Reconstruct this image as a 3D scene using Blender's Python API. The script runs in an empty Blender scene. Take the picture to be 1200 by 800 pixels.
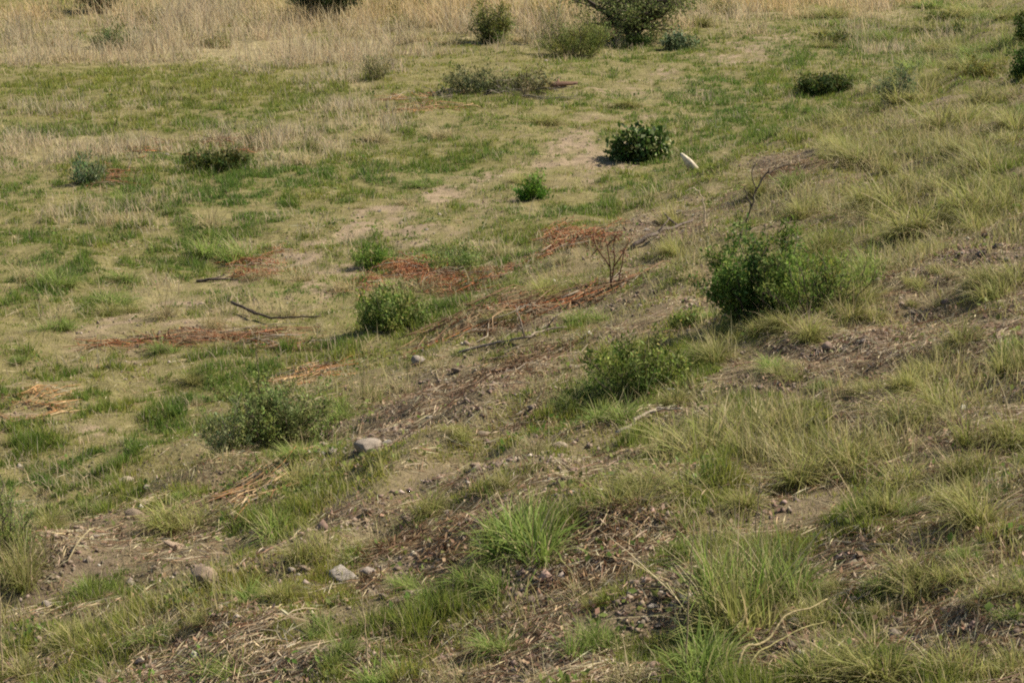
import bpy, math, numpy as np
from mathutils import Vector

# ------------------------------------------------------------------ camera, sky, sun, exposure
scene = bpy.context.scene
COL = scene.collection
F = 2400.0                       # focal length in pixels of a 1200 px wide frame
CAM_Z = 3.3                      # eye height over the flat, standing on the bank
PITCH = math.radians(14.04)
cam_data = bpy.data.cameras.new('camera')
cam = bpy.data.objects.new('camera', cam_data)
COL.objects.link(cam)
cam.location = (0, 0, CAM_Z)
cam.rotation_euler = (math.pi / 2 - PITCH, 0, 0)
cam_data.sensor_width = 36
cam_data.lens = 36 * F / 1200
cam_data.clip_end = 5000
scene.camera = cam

SUN_EL, SUN_AZ = math.radians(45), math.radians(70)    # azimuth clockwise from +Y (the view direction)
world = bpy.data.worlds.new('World'); scene.world = world
world.use_nodes = True
wn = world.node_tree
sky = wn.nodes.new('ShaderNodeTexSky'); sky.sky_type = 'NISHITA'; sky.sun_disc = False
sky.sun_elevation = SUN_EL; sky.sun_rotation = SUN_AZ
wn.links.new(sky.outputs[0], wn.nodes['Background'].inputs[0])
wn.nodes['Background'].inputs[1].default_value = 0.07
sun_d = bpy.data.lights.new('sun', 'SUN'); sun_d.energy = 5.0; sun_d.angle = math.radians(0.6); sun_d.color = (1, .93, .80)
sun = bpy.data.objects.new('sun', sun_d); COL.objects.link(sun)
to_sun = Vector((math.sin(SUN_AZ) * math.cos(SUN_EL), math.cos(SUN_AZ) * math.cos(SUN_EL), math.sin(SUN_EL)))
sun.rotation_euler = to_sun.to_track_quat('Z', 'Y').to_euler()
sun.location = (20, 10, 30)
scene.view_settings.view_transform = 'Standard'
scene.view_settings.look = 'None'
scene.view_settings.gamma = 1
scene.view_settings.use_curve_mapping = False
scene.view_settings.exposure = 0.72
scene.cycles.max_bounces = 6
scene.cycles.diffuse_bounces = 3
scene.cycles.transmission_bounces = 3
scene.cycles.transparent_max_bounces = 4
scene.cycles.filter_width = 2.0
scene.cycles.use_denoising = False

# ------------------------------------------------------------------ noise and terrain
rng = np.random.default_rng(11)
U = lambda a, b, n=None: rng.uniform(a, b, n)

def _hash(ix, iy, seed):
    h = (ix.astype(np.int64) * 374761393 + iy.astype(np.int64) * 668265263 + seed * 974711) & 0xffffffff
    h = ((h ^ (h >> 13)) * 1274126177) & 0xffffffff
    return ((h ^ (h >> 16)) & 0xffff) / 65535.0

def vnoise(x, y, seed=0):
    xi, yi = np.floor(x), np.floor(y)
    fx, fy = x - xi, y - yi
    fx = fx * fx * (3 - 2 * fx); fy = fy * fy * (3 - 2 * fy)
    a, b = _hash(xi, yi, seed), _hash(xi + 1, yi, seed)
    c, d = _hash(xi, yi + 1, seed), _hash(xi + 1, yi + 1, seed)
    return (a + (b - a) * fx) * (1 - fy) + (c + (d - c) * fx) * fy     # 0..1

def fbm(x, y, seed=0, octv=3):
    s, a, t = 0, 1.0, 0
    for o in range(octv):
        c, sn = math.cos(.7 * o), math.sin(.7 * o)
        s = s + a * vnoise((x * c - y * sn) * 2 ** o, (x * sn + y * c) * 2 ** o, seed + 17 * o); t += a; a *= .5
    return s / t

def sstep(a, b, v):
    t = np.clip((v - a) / (b - a), 0, 1)
    return t * t * (3 - 2 * t)

def bank_p(x, y):
    """distance up the bank, measured from its toe line (negative on the flat)"""
    return (x + 2.4 - .4 * (y - 9.66)) / 1.077 + .5 * (fbm(x * .35, y * .35, 5, 2) - .5)

def height(x, y):
    x = np.asarray(x, float); y = np.asarray(y, float)
    p = bank_p(x, y)
    S = lambda q: (np.sqrt(q * q + .25) + q) / 2
    z = .28 * (S(p) - S(p - 9))
    onbank = sstep(-.6, .8, p)
    far = np.clip(60 / (np.hypot(x, y) + 1), 0, 1)
    z = z + .10 * (fbm(x * .5, y * .5, 3, 2) - .5) * far
    z = z + (.09 + .05 * onbank) * (fbm(x * 2.1, y * 2.1, 7, 2) - .5) * far
    z = z + (.03 + .03 * onbank) * (fbm(x * 7, y * 7, 9, 2) - .5) * far
    # low eroded ledges that run along the bank
    z = z + .07 * onbank * np.exp(-((p - .75 - .5 * (fbm(x * .8, y * .8, 21, 2) - .5)) / .22) ** 2)
    z = z + .06 * onbank * np.exp(-((p - 2.3 - .7 * (fbm(x * .8, y * .8, 23, 2) - .5)) / .2) ** 2)
    return z

cp, sp = math.cos(PITCH), math.sin(PITCH)
def G(px, py):
    """the spot on the ground that the photograph shows at a pixel of its 1200 x 800 frame"""
    u, v = (px - 600) / F, -(py - 400) / F
    d = np.array([u, cp + v * sp, -sp + v * cp])
    t = np.concatenate([np.linspace(3, 60, 2600), np.linspace(60.1, 300, 400)])
    P = d[None] * t[:, None]; P[:, 2] += CAM_Z
    gap = P[:, 2] - height(P[:, 0], P[:, 1])
    k = int(np.argmax(gap <= 0)) if (gap <= 0).any() else len(t) - 1
    a = gap[k - 1] / (gap[k - 1] - gap[k] + 1e-9) if k else 0
    q = P[k - 1] + (P[k] - P[k - 1]) * np.clip(a, 0, 1)
    q[2] = float(height(q[0], q[1]))
    return q
def ppm(q):
    """metres per photo pixel at a point"""
    return (q[1] * cp - (q[2] - CAM_Z) * sp) / F

class Patches:
    """soft-edged irregular patches of ground cover, given where the photo shows them, held as ellipses on the ground"""
    def __init__(s, rows):
        s.e = []
        for (px, py, rx, ry, w) in rows:
            c = G(px, py); m = ppm(c)
            a, b = G(px, min(py + ry, 860)), G(px, max(py - ry, -60))
            s.e.append((c[0], c[1], rx * m, max(.12, abs(b[1] - a[1]) / 2), (b[0] - a[0]) / max(.05, b[1] - a[1]) * .0, w))
        gx, gy = np.meshgrid(s.GX, s.GY)
        s.map = s.exact(gx.ravel(), gy.ravel()).reshape(gx.shape)
    GX, GY = np.linspace(-19, 19, 634), np.linspace(2.5, 58, 560)
    def __call__(s, x, y):
        u = (x - s.GX[0]) / (s.GX[1] - s.GX[0]); v = (y - s.GY[0]) / (s.GY[1] - s.GY[0])
        ok = (u > 0) & (u < len(s.GX) - 1.01) & (v > 0) & (v < len(s.GY) - 1.01)
        u = np.where(ok, u, 0); v = np.where(ok, v, 0); i, j = u.astype(int), v.astype(int); u = u - i; v = v - j; m = s.map
        return np.where(ok, (m[j, i] * (1 - u) + m[j, i + 1] * u) * (1 - v) + (m[j + 1, i] * (1 - u) + m[j + 1, i + 1] * u) * v, 0)
    def exact(s, x, y):
        n = fbm(x * 1.9, y * 1.3, 41, 3) - .5
        out = np.zeros_like(x)
        for (cx, cy, rx, ry, sh, w) in s.e:
            near = (np.abs(x - cx) < 1.6 * rx) & (np.abs(y - cy) < 1.6 * ry)
            if not near.any(): continue
            q = np.hypot((x[near] - cx) / rx, (y[near] - cy) / ry) + 1.1 * n[near]
            out[near] += w * sstep(1.15, .6, q)
        return out

# cover maps: px, py, half width, half height in photo pixels, weight
GREEN = Patches([
    (200, 110, 260, 40, .55), (120, 100, 130, 26, .25), (60, 140, 80, 25, .15), (430, 185, 110, 30, .35), (560, 190, 90, 22, .55), (620, 115, 90, 16, .5),
    (250, 285, 80, 30, .6), (210, 215, 200, 25, .4), (330, 205, 110, 20, .35), (720, 240, 80, 14, .5), (880, 70, 130, 30, .35), (980, 45, 120, 18, .2),
    (880, 130, 170, 50, .4), (850, 180, 110, 30, .3), (700, 80, 60, 18, .25), (60, 300, 90, 50, .3), (100, 340, 70, 25, .3), (120, 430, 90, 18, .4), (20, 410, 50, 18, .6),
    (330, 425, 110, 24, .55), (200, 470, 180, 22, .35), (60, 545, 110, 30, .6), (150, 500, 140, 28, .3), (480, 380, 60, 20, .3),
    (440, 300, 60, 20, .45), (610, 400, 90, 16, .3), (660, 470, 70, 28, .4), (750, 430, 100, 34, .5), (820, 390, 60, 24, .4), (950, 330, 110, 50, .3),
    (330, 600, 90, 24, .4), (140, 585, 60, 14, .4), (180, 680, 110, 18, .3), (310, 740, 110, 24, .35), (90, 740, 90, 30, .25), (480, 730, 90, 22, .3), (430, 790, 90, 30, .35),
    (620, 620, 90, 34, .5), (860, 680, 130, 60, .5), (830, 790, 110, 40, .5), (1030, 790, 120, 34, .45), (1080, 600, 100, 40, .35), (1170, 560, 80, 40, .3), (870, 510, 110, 40, .35),
    (1100, 200, 150, 60, .3), (1160, 640, 80, 40, .3), (590, 770, 70, 24, .2), (700, 520, 80, 24, .3), (560, 350, 60, 16, .25),
    (1120, 60, 120, 50, .5), (1160, 20, 60, 30, .4), (1180, 110, 60, 40, .4), (300, 230, 200, 40, .25), (120, 270, 160, 40, .2), (800, 215, 90, 30, .25), (230, 60, 260, 18, -.3), (60, 180, 110, 14, -.2)])
_track = [(-30, 505), (40, 468), (70, 405), (160, 372), (260, 338), (360, 292), (440, 258), (540, 222), (620, 196), (685, 170), (700, 112), (790, 82), (900, 44)]
_rows = []
for off, wt in ((0, .95), (1, .7)):
    for k in range(40):
        t = k / 39 * (len(_track) - 1); i = min(int(t), len(_track) - 2); f = t - i
        px = _track[i][0] + (_track[i + 1][0] - _track[i][0]) * f; py = _track[i][1] + (_track[i + 1][1] - _track[i][1]) * f
        m_ = .3 + .7 * max(0, py) / 500
        _rows.append((px + off * 120 * m_ + U(-14, 14), py + off * 8 + U(-5, 5) * m_, U(26, 52) * (.6 + .6 * m_), U(5, 10) * (.6 + .8 * m_), wt * U(.5, 1.1)))
BARE = Patches(_rows + [(440, 256, 80, 11, .5), (690, 172, 40, 12, .5), (70, 478, 60, 10, .6), (240, 335, 60, 8, .3), (600, 160, 50, 6, .4), (760, 140, 80, 6, .4), (850, 100, 70, 6, .3)])
DARKSOIL = Patches([
    (1000, 430, 90, 40, .9), (1160, 300, 70, 40, .8), (700, 650, 120, 50, .8), (1000, 670, 60, 50, 1.), (770, 710, 70, 40, .9), (640, 770, 100, 40, .7), (1130, 745, 90, 40, .7), (500, 650, 110, 40, .7),
    (560, 450, 110, 40, .6), (480, 490, 70, 26, .6), (900, 770, 60, 30, .8), (120, 630, 80, 34, .6), (230, 650, 70, 24, .5), (80, 680, 70, 20, .5), (350, 780, 120, 28, .6), (220, 780, 100, 24, .6),
    (1170, 400, 60, 50, .6), (900, 440, 80, 24, .5), (940, 200, 90, 18, .5), (780, 260, 60, 20, .6), (620, 370, 90, 16, .4), (1050, 500, 90, 30, .6), (430, 600, 90, 30, .5), (540, 560, 100, 24, .5),
    (1170, 700, 60, 30, .5), (680, 560, 80, 20, .4), (920, 590, 80, 24, .5), (1060, 330, 50, 20, .4)])
STRAW = Patches([
    (300, 25, 420, 22, .9), (230, 60, 270, 24, .8), (420, 80, 80, 22, .5), (700, 20, 220, 24, .7), (950, 8, 160, 14, .6), (380, 150, 120, 40, .3), (60, 180, 110, 22, .55), (140, 135, 160, 30, .2), (40, 130, 60, 20, .4),
    (400, 130, 90, 20, .3), (240, 170, 120, 14, .3), (130, 250, 100, 20, .3), (350, 180, 60, 20, .4), (190, 340, 40, 20, .5), (260, 360, 40, 20, .4), (540, 15, 90, 16, .5), (620, 40, 60, 24, .5),
    (1100, 200, 130, 70, .45), (930, 240, 70, 30, .3), (1080, 300, 90, 40, .35), (1150, 450, 90, 60, .4), (1000, 520, 120, 50, .35), (860, 500, 90, 40, .35), (820, 300, 50, 30, .4), (1050, 150, 80, 30, .3),
    (1130, 60, 100, 50, .4), (430, 430, 60, 20, .25), (20, 690, 60, 60, .3), (860, 660, 90, 70, .3), (1080, 620, 90, 40, .3), (720, 590, 60, 20, .3), (480, 290, 200, 50, .15), (330, 280, 100, 30, .2)])

def cover(x, y):
    """densities of green turf, standing dry grass, bare sand and dark gravelly soil"""
    p = bank_p(x, y); bank = sstep(-.3, 1.2, p)
    n1 = fbm(x * .55, y * .4, 51, 3); n2 = fbm(x * 2.3, y * 1.7, 53, 2); n3 = fbm(x * 6, y * 5, 57, 2)
    bare = (1.0 * BARE(x, y) + .3 * sstep(.55, .75, n1) * (1 - bank)) * (.4 + .8 * sstep(.36, .6, n2)) * (.25 + .95 * sstep(.36, .56, n3)) * (.4 + .8 * sstep(.25, .6, vnoise(x * 17, y * 14, 61)))
    dark = 1.15 * DARKSOIL(x, y) + bank * .6 * sstep(.46, .7, n2)
    green = .64 - .14 * bank + 1.15 * GREEN(x, y) + .8 * (n1 - .5) + 1.1 * (n2 - .5)
    green = np.clip(green - .75 * bare - .75 * dark, 0, 1.2)
    n4 = vnoise(x * 13, y * 11, 59)
    green = green * (.2 + .8 * sstep(.34, .58, n3)) * (.45 + .65 * sstep(.2, .6, n4))
    straw = np.clip(.17 + .07 * bank + STRAW(x, y) + .5 * (n2 - .5) - .35 * np.clip(bare, 0, 1) - .3 * dark * bank, 0, 1.2)
    return green, straw, np.clip(bare, 0, 1), np.clip(dark, 0, 1), bank

# ------------------------------------------------------------------ mesh helpers
def mesh_from(name, V, T, C=None, smooth=False):
    V = np.asarray(V, np.float32); T = np.asarray(T, np.int32)
    me = bpy.data.meshes.new(name)
    me.vertices.add(len(V)); me.vertices.foreach_set('co', V.ravel())
    me.loops.add(T.size); me.loops.foreach_set('vertex_index', T.ravel())
    k = T.shape[1]
    me.polygons.add(len(T)); me.polygons.foreach_set('loop_start', np.arange(0, T.size, k, dtype=np.int32))
    me.polygons.foreach_set('loop_total', np.full(len(T), k, np.int32))
    if smooth: me.polygons.foreach_set('use_smooth', np.ones(len(T), bool))
    if C is not None:
        a = me.color_attributes.new('Col', 'FLOAT_COLOR', 'POINT')
        cc = np.ones((len(V), 4), np.float32); cc[:, :3] = np.clip(C, 0, 1)
        a.data.foreach_set('color', cc.ravel())
    me.update(calc_edges=True)
    return me

class Soup:
    def __init__(s): s.V, s.T, s.C, s.n = [], [], [], 0
    def add(s, V, T, C):
        V = np.asarray(V, float).reshape(-1, 3); T = np.asarray(T, np.int64).reshape(-1, 3)
        C = np.broadcast_to(np.asarray(C, float), V.shape) if np.ndim(C) < 2 else C
        s.V.append(V); s.T.append(T + s.n); s.C.append(C); s.n += len(V)
    def mesh(s, name, smooth=False):
        return mesh_from(name, np.concatenate(s.V), np.concatenate(s.T), np.concatenate(s.C), smooth)

def tag(o, label=None, cat=None, group=None, kind=None):
    if label: o['label'] = label
    if cat: o['category'] = cat
    if group: o['group'] = group
    if kind: o['kind'] = kind
    return o

def link(name, data, mat, parent=None, loc=None):
    o = bpy.data.objects.new(name, data); COL.objects.link(o)
    if data is not None and mat is not None and not data.materials: data.materials.append(mat)
    if parent is not None: o.parent = parent
    if loc is not None: o.location = loc
    return o

def blades(soup, root, az, length, lean, curve, width, c0, c1, seg=2, face=None):
    """grass blades: tapered ribbons rising from root, leaning towards az and bending over"""
    n = len(root)
    if n == 0: return
    face = az + math.pi / 2 + U(-.9, .9, n) if face is None else face
    wx, wy = np.cos(face) * width / 2, np.sin(face) * width / 2
    ca, sa = np.cos(az), np.sin(az)
    rows = []
    for k in range(seg + 1):
        t = k / seg
        ang = lean + curve * t * .5
        h = length * t * np.sin(ang); v = length * t * np.cos(ang)
        rows.append(np.stack([root[:, 0] + ca * h, root[:, 1] + sa * h, root[:, 2] + v], 1))
    per = 2 * seg + 1
    V = np.empty((n, per, 3)); C = np.empty((n, per, 3))
    for k in range(seg):
        f = 1 - .55 * (k / seg) ** 1.5
        off = np.stack([wx * f, wy * f, np.zeros(n)], 1)
        V[:, 2 * k] = rows[k] - off; V[:, 2 * k + 1] = rows[k] + off
        C[:, 2 * k] = C[:, 2 * k + 1] = c0 + (c1 - c0) * (k / seg)
    V[:, -1] = rows[seg]; C[:, -1] = c1
    tri = []
    for k in range(seg - 1):
        a = 2 * k
        tri += [(a, a + 1, a + 3), (a, a + 3, a + 2)]
    a = 2 * (seg - 1); tri.append((a, a + 1, a + 2))
    T = (np.arange(n)[:, None, None] * per + np.array(tri)[None]).reshape(-1, 3)
    soup.add(V.reshape(-1, 3), T, C.reshape(-1, 3))

def mixc(a, b, t):
    t = np.asarray(t)[:, None]
    return np.asarray(a)[None] * (1 - t) + np.asarray(b)[None] * t
def jitter(c, amt):
    n = len(c)
    return np.clip(c * (1 + U(-amt, amt, n))[:, None] * (1 + U(-amt * .3, amt * .3, (n, 3))), 0, 1)

def tube(soup, pts, rad, col, sides=5):
    pts = np.asarray(pts, float); n = len(pts)
    rad = np.broadcast_to(np.asarray(rad, float), (n,))
    tan = np.gradient(pts, axis=0); tan /= np.linalg.norm(tan, axis=1)[:, None] + 1e-9
    ref = np.where(np.abs(tan[:, 2:3]) > .9, np.array([[1., 0, 0]]), np.array([[0, 0, 1.]]))
    a = np.cross(tan, ref); a /= np.linalg.norm(a, axis=1)[:, None] + 1e-9
    b = np.cross(tan, a)
    th = np.arange(sides) * 2 * math.pi / sides
    V = pts[:, None] + rad[:, None, None] * (np.cos(th)[None, :, None] * a[:, None] + np.sin(th)[None, :, None] * b[:, None])
    T = []
    for i in range(n - 1):
        for j in range(sides):
            k = (j + 1) % sides
            T += [(i * sides + j, i * sides + k, (i + 1) * sides + k), (i * sides + j, (i + 1) * sides + k, (i + 1) * sides + j)]
    for j in range(1, sides - 1):
        T.append((0, j + 1, j)); T.append(((n - 1) * sides, (n - 1) * sides + j, (n - 1) * sides + j + 1))
    soup.add(V.reshape(-1, 3), T, np.clip(np.asarray(col) * (1 + U(-.12, .12)), 0, 1))

def leaves(soup, pos, size, ratio, cols, up=.5):
    """folded four-corner leaves with random headings"""
    n = len(pos)
    d = rng.normal(size=(n, 3)); d[:, 2] += up; d /= np.linalg.norm(d, axis=1)[:, None]
    r = rng.normal(size=(n, 3)); s = np.cross(d, r); s /= np.linalg.norm(s, axis=1)[:, None] + 1e-9
    nn = np.cross(d, s)
    L = size[:, None] * d; W = (size * ratio * .5)[:, None] * s
    V = np.stack([pos, pos + L * .5 + W + nn * size[:, None] * .08, pos + L, pos + L * .5 - W + nn * size[:, None] * .08], 1)
    T = (np.arange(n)[:, None, None] * 4 + np.array([(0, 1, 2), (0, 2, 3)])[None]).reshape(-1, 3)
    soup.add(V.reshape(-1, 3), T, np.repeat(cols, 4, 0))

# ------------------------------------------------------------------ materials
def mat_nodes(name):
    m = bpy.data.materials.new(name); m.use_nodes = True
    nt = m.node_tree; nt.nodes.clear()
    return m, nt, nt.nodes, nt.links.new

def leaf_material(name, transl=.35, rough=.5, spec=.25, vary=.25):
    m, nt, N, L = mat_nodes(name)
    out = N.new('ShaderNodeOutputMaterial')
    at = N.new('ShaderNodeAttribute'); at.attribute_name = 'Col'
    oi = N.new('ShaderNodeObjectInfo')
    hs = N.new('ShaderNodeHueSaturation')
    mr = N.new('ShaderNodeMapRange'); mr.inputs['To Min'].default_value = 1 - vary; mr.inputs['To Max'].default_value = 1 + vary
    L(oi.outputs['Random'], mr.inputs['Value']); L(mr.outputs[0], hs.inputs['Value']); L(at.outputs['Color'], hs.inputs['Color'])
    p = N.new('ShaderNodeBsdfPrincipled'); p.inputs['Roughness'].default_value = rough; p.inputs['Specular IOR Level'].default_value = spec
    t = N.new('ShaderNodeBsdfTranslucent')
    mx = N.new('ShaderNodeMixShader'); mx.inputs[0].default_value = transl
    L(hs.outputs[0], p.inputs['Base Color']); L(hs.outputs[0], t.inputs['Color'])
    L(p.outputs[0], mx.inputs[1]); L(t.outputs[0], mx.inputs[2]); L(mx.outputs[0], out.inputs[0])
    return m

def rough_material(name, scale=60, amount=.5, bump=.4, rough=.9, vary=.2):
    m, nt, N, L = mat_nodes(name)
    out = N.new('ShaderNodeOutputMaterial')
    at = N.new('ShaderNodeAttribute'); at.attribute_name = 'Col'
    tc = N.new('ShaderNodeTexCoord'); nz = N.new('ShaderNodeTexNoise'); nz.inputs['Scale'].default_value = scale; nz.inputs['Detail'].default_value = 6
    L(tc.outputs['Object'], nz.inputs['Vector'])
    mr = N.new('ShaderNodeMapRange'); mr.inputs['From Min'].default_value = .3; mr.inputs['From Max'].default_value = .7
    mr.inputs['To Min'].default_value = 1 - amount; mr.inputs['To Max'].default_value = 1 + amount * .5
    L(nz.outputs[0], mr.inputs['Value'])
    oi = N.new('ShaderNodeObjectInfo'); m2 = N.new('ShaderNodeMapRange'); m2.inputs['To Min'].default_value = 1 - vary; m2.inputs['To Max'].default_value = 1 + vary
    L(oi.outputs['Random'], m2.inputs['Value'])
    mu = N.new('ShaderNodeMath'); mu.operation = 'MULTIPLY'; L(mr.outputs[0], mu.inputs[0]); L(m2.outputs[0], mu.inputs[1])
    hs = N.new('ShaderNodeHueSaturation'); L(at.outputs['Color'], hs.inputs['Color']); L(mu.outputs[0], hs.inputs['Value'])
    p = N.new('ShaderNodeBsdfPrincipled'); p.inputs['Roughness'].default_value = rough; p.inputs['Specular IOR Level'].default_value = .2
    b = N.new('ShaderNodeBump'); b.inputs['Strength'].default_value = bump; b.inputs['Distance'].default_value = .01
    L(nz.outputs[0], b.inputs['Height']); L(b.outputs[0], p.inputs['Normal']); L(hs.outputs[0], p.inputs['Base Color']); L(p.outputs[0], out.inputs[0])
    return m

def ground_material():
    m, nt, N, L = mat_nodes('soil')
    out = N.new('ShaderNodeOutputMaterial')
    at = N.new('ShaderNodeAttribute'); at.attribute_name = 'Col'
    tc = N.new('ShaderNodeTexCoord')
    def noise(scale, det, rgh=.6):
        n = N.new('ShaderNodeTexNoise'); n.inputs['Scale'].default_value = scale; n.inputs['Detail'].default_value = det; n.inputs['Roughness'].default_value = rgh
        L(tc.outputs['Object'], n.inputs['Vector']); return n
    a, b = noise(9, 6), noise(95, 4)
    r1 = N.new('ShaderNodeMapRange'); r1.inputs['From Min'].default_value = .3; r1.inputs['From Max'].default_value = .7; r1.inputs['To Min'].default_value = .68; r1.inputs['To Max'].default_value = 1.22
    r2 = N.new('ShaderNodeMapRange'); r2.inputs['From Min'].default_value = .3; r2.inputs['From Max'].default_value = .7; r2.inputs['To Min'].default_value = .6; r2.inputs['To Max'].default_value = 1.3
    L(a.outputs[0], r1.inputs['Value']); L(b.outputs[0], r2.inputs['Value'])
    mu = N.new('ShaderNodeMath'); mu.operation = 'MULTIPLY'; L(r1.outputs[0], mu.inputs[0]); L(r2.outputs[0], mu.inputs[1])
    hs = N.new('ShaderNodeHueSaturation'); L(at.outputs['Color'], hs.inputs['Color']); L(mu.outputs[0], hs.inputs['Value'])
    p = N.new('ShaderNodeBsdfPrincipled'); p.inputs['Roughness'].default_value = .95; p.inputs['Specular IOR Level'].default_value = .1
    bp = N.new('ShaderNodeBump'); bp.inputs['Strength'].default_value = .8; bp.inputs['Distance'].default_value = .010
    L(b.outputs[0], bp.inputs['Height']); L(bp.outputs[0], p.inputs['Normal']); L(hs.outputs[0], p.inputs['Base Color']); L(p.outputs[0], out.inputs[0])
    return m

M_SOIL = ground_material()
M_GRASS = leaf_material('grass_blade', .42, .65, .1, 0)
M_TUSSOCK = leaf_material('tussock_blade', .42, .6, .12, .14)
M_LEAF = leaf_material('shrub_leaf', .34, .6, .12, .06)
M_STRAW = leaf_material('dry_stem', .2, .7, .15, .1)
M_BARK = rough_material('bark', 80, .5, .5)
M_STONE = rough_material('stone', 25, .45, .6)
M_GRAVEL = rough_material('gravel', 30, .3, .3, vary=0)

# linear base colours
SAND = np.array([.29, .215, .135]); THATCH = np.array([.205, .172, .072]); DARK = np.array([.165, .118, .08])
GREEN_A = np.array([.155, .215, .028]); GREEN_B = np.array([.085, .170, .028]); YEL = np.array([.30, .285, .055]); OLIVE = np.array([.22, .215, .055])
DRY_A = np.array([.52, .405, .235]); DRY_GOLD = np.array([.56, .40, .17]); DRY_GREY = np.array([.40, .345, .24]); RUST = np.array([.25, .105, .045]); ORANGE = np.array([.50, .29, .12])

# ------------------------------------------------------------------ ground sheet
def axis(fine, lo, hi):
    a = list(fine)
    s = a[-1] - a[-2]
    while a[-1] < hi: s *= 1.35; a.append(a[-1] + s)
    s = a[1] - a[0]
    while a[0] > lo: s *= 1.35; a.insert(0, a[0] - s)
    return np.array(a)
xs = axis(np.concatenate([-np.geomspace(3.5, 14, 90)[::-1], np.linspace(-3.5, 3.5, 160)[1:-1], np.geomspace(3.5, 14, 90)]), -2500, 2500)
ys = axis(np.geomspace(4.2, 52, 430), -2500, 2500)
X, Y = np.meshgrid(xs, ys)
x, y = X.ravel(), Y.ravel()
z = height(x, y)
g, s_, ba, da, bk = cover(x, y)
soil = THATCH[None] * (1 - ba[:, None]) + SAND[None] * ba[:, None]
lit = (.5 * bk * (1 - ba))[:, None]; soil = soil * (1 - lit) + np.array([.21, .155, .10]) * lit
soil = soil * (1 - .75 * da[:, None]) + DARK[None] * .75 * da[:, None]
st = (np.clip(s_ - .4, 0, .7) * (1 - bk))[:, None]; soil = soil * (1 - st) + np.array([.40, .32, .18]) * st
gg = np.clip(.75 * g, 0, .7)[:, None]; soil = soil * (1 - gg) + np.array([.125, .125, .038]) * gg
nx = len(xs)
i0 = (np.arange(len(ys) - 1)[:, None] * nx + np.arange(nx - 1)[None]).ravel()
quads = np.stack([i0, i0 + 1, i0 + nx + 1, i0 + nx], 1)
ground = link('ground', mesh_from('ground', np.stack([x, y, z], 1), quads, soil, True), M_SOIL)
tag(ground, 'sandy and gravelly brown ground of the flat and the bank', 'ground', kind='structure')

# ------------------------------------------------------------------ short turf, dry grass, litter and gravel
def scatter(n, d0=4.0, d1=54, margin=1.25, power=0):
    d = np.exp(U(math.log(d0), math.log(d1), n))
    core = U(0, 1, n) < .6
    x = U(-1, 1, n) * np.where(core, .25 * 1.12 * d + .15, .25 * 1.25 * d + 2.4)
    return x, d

# green turf
N_TURF = 3450000
x, y = scatter(N_TURF)
g, s_, ba, da, bk = cover(x, y)
keep = U(0, 1, N_TURF) < np.clip(g, 0, 1) * .85 + .15 * (1 - np.clip(ba, 0, 1)) * (1 - .7 * da) + .015
x, y, g, s_, ba, bk = x[keep], y[keep], g[keep], s_[keep], ba[keep], bk[keep]
n = len(x); d = np.hypot(x, y)
lush = .6 * fbm(x * 1.2, y * .9, 71, 3) + .4 * fbm(x * 6, y * 5, 72, 2); clump = fbm(x * 4.5, y * 4.5, 73, 2)
length = (.014 + .046 * g ** 1.3 * (.2 + 1.4 * clump)) * U(.5, 1.5, n) * (.5 + 1.2 * vnoise(x * 11, y * 11, 75) ** 1.5) * (1 + .35 * bk) * np.clip(.8 + .01 * d, .8, 1.15)
hue = np.clip(.46 + 1.8 * (lush - .5) + .45 * (g - .4) + U(-.3, .3, n), 0, 1)
c = mixc(YEL, GREEN_A, np.clip(hue * 1.8, 0, 1)); c = c * (1 - np.clip(hue * 2 - 1, 0, 1))[:, None] + GREEN_B * np.clip(hue * 2 - 1, 0, 1)[:, None]
# the left of the flat and the bank are yellower than the damp middle
yellow = np.clip(.75 * sstep(22, 28, y) * sstep(1.5, -1, x) + .32 * bk + .3 * s_, 0, .8) * U(.4, 1, n)
c = c * (1 - yellow[:, None]) + YEL * yellow[:, None]
dead = U(0, 1, n) < np.clip(.06 + .22 * s_ + .55 * sstep(.28, .02, g), 0, .8)
c[dead] = (mixc(DRY_A, DRY_GREY, U(0, 1, dead.sum())) * .85)
c = jitter(c, .22)
tip = jitter(c * .8 + np.array([.30, .26, .10]) * .2, .05)
soup = Soup()
blades(soup, np.stack([x, y, height(x, y) - .004], 1), U(0, 6.283, n), length, np.abs(rng.normal(0, .55, n)), U(0, .8, n), .0034 + .00026 * d, c, tip, seg=1)
print('turf blades', n)
tag(link('grass', soup.mesh('grass'), M_GRASS), 'short patchy green and yellow turf growing over the flat and bank', 'grass', kind='stuff')

# low broad-leaved weeds in the turf
m = 330000
x, y = scatter(m, 4.4, 34)
g, s_, ba, da, bk = cover(x, y)
keep = U(0, 1, m) < np.clip(g, .1, 1) * sstep(.5, .68, fbm(x * 3.3, y * 3.3, 87, 2)) * .8
x, y = x[keep], y[keep]; k = len(x)
tint = fbm(x * 2, y * 2, 89, 2)
c = jitter(mixc([.11, .18, .035], [.22, .235, .07], np.clip(.5 + 2.5 * (tint - .5), 0, 1)), .3)
soup = Soup(); leaves(soup, np.stack([x, y, height(x, y) + U(.003, .035, k)], 1), U(.012, .03, k) * (1 + .02 * y), U(.4, .75, k), c, up=.2)
print('weeds', k)
tag(link('weeds', soup.mesh('weeds'), M_GRASS), 'low broad-leaved green weeds mixed into the short turf', 'weeds', kind='stuff')

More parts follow.
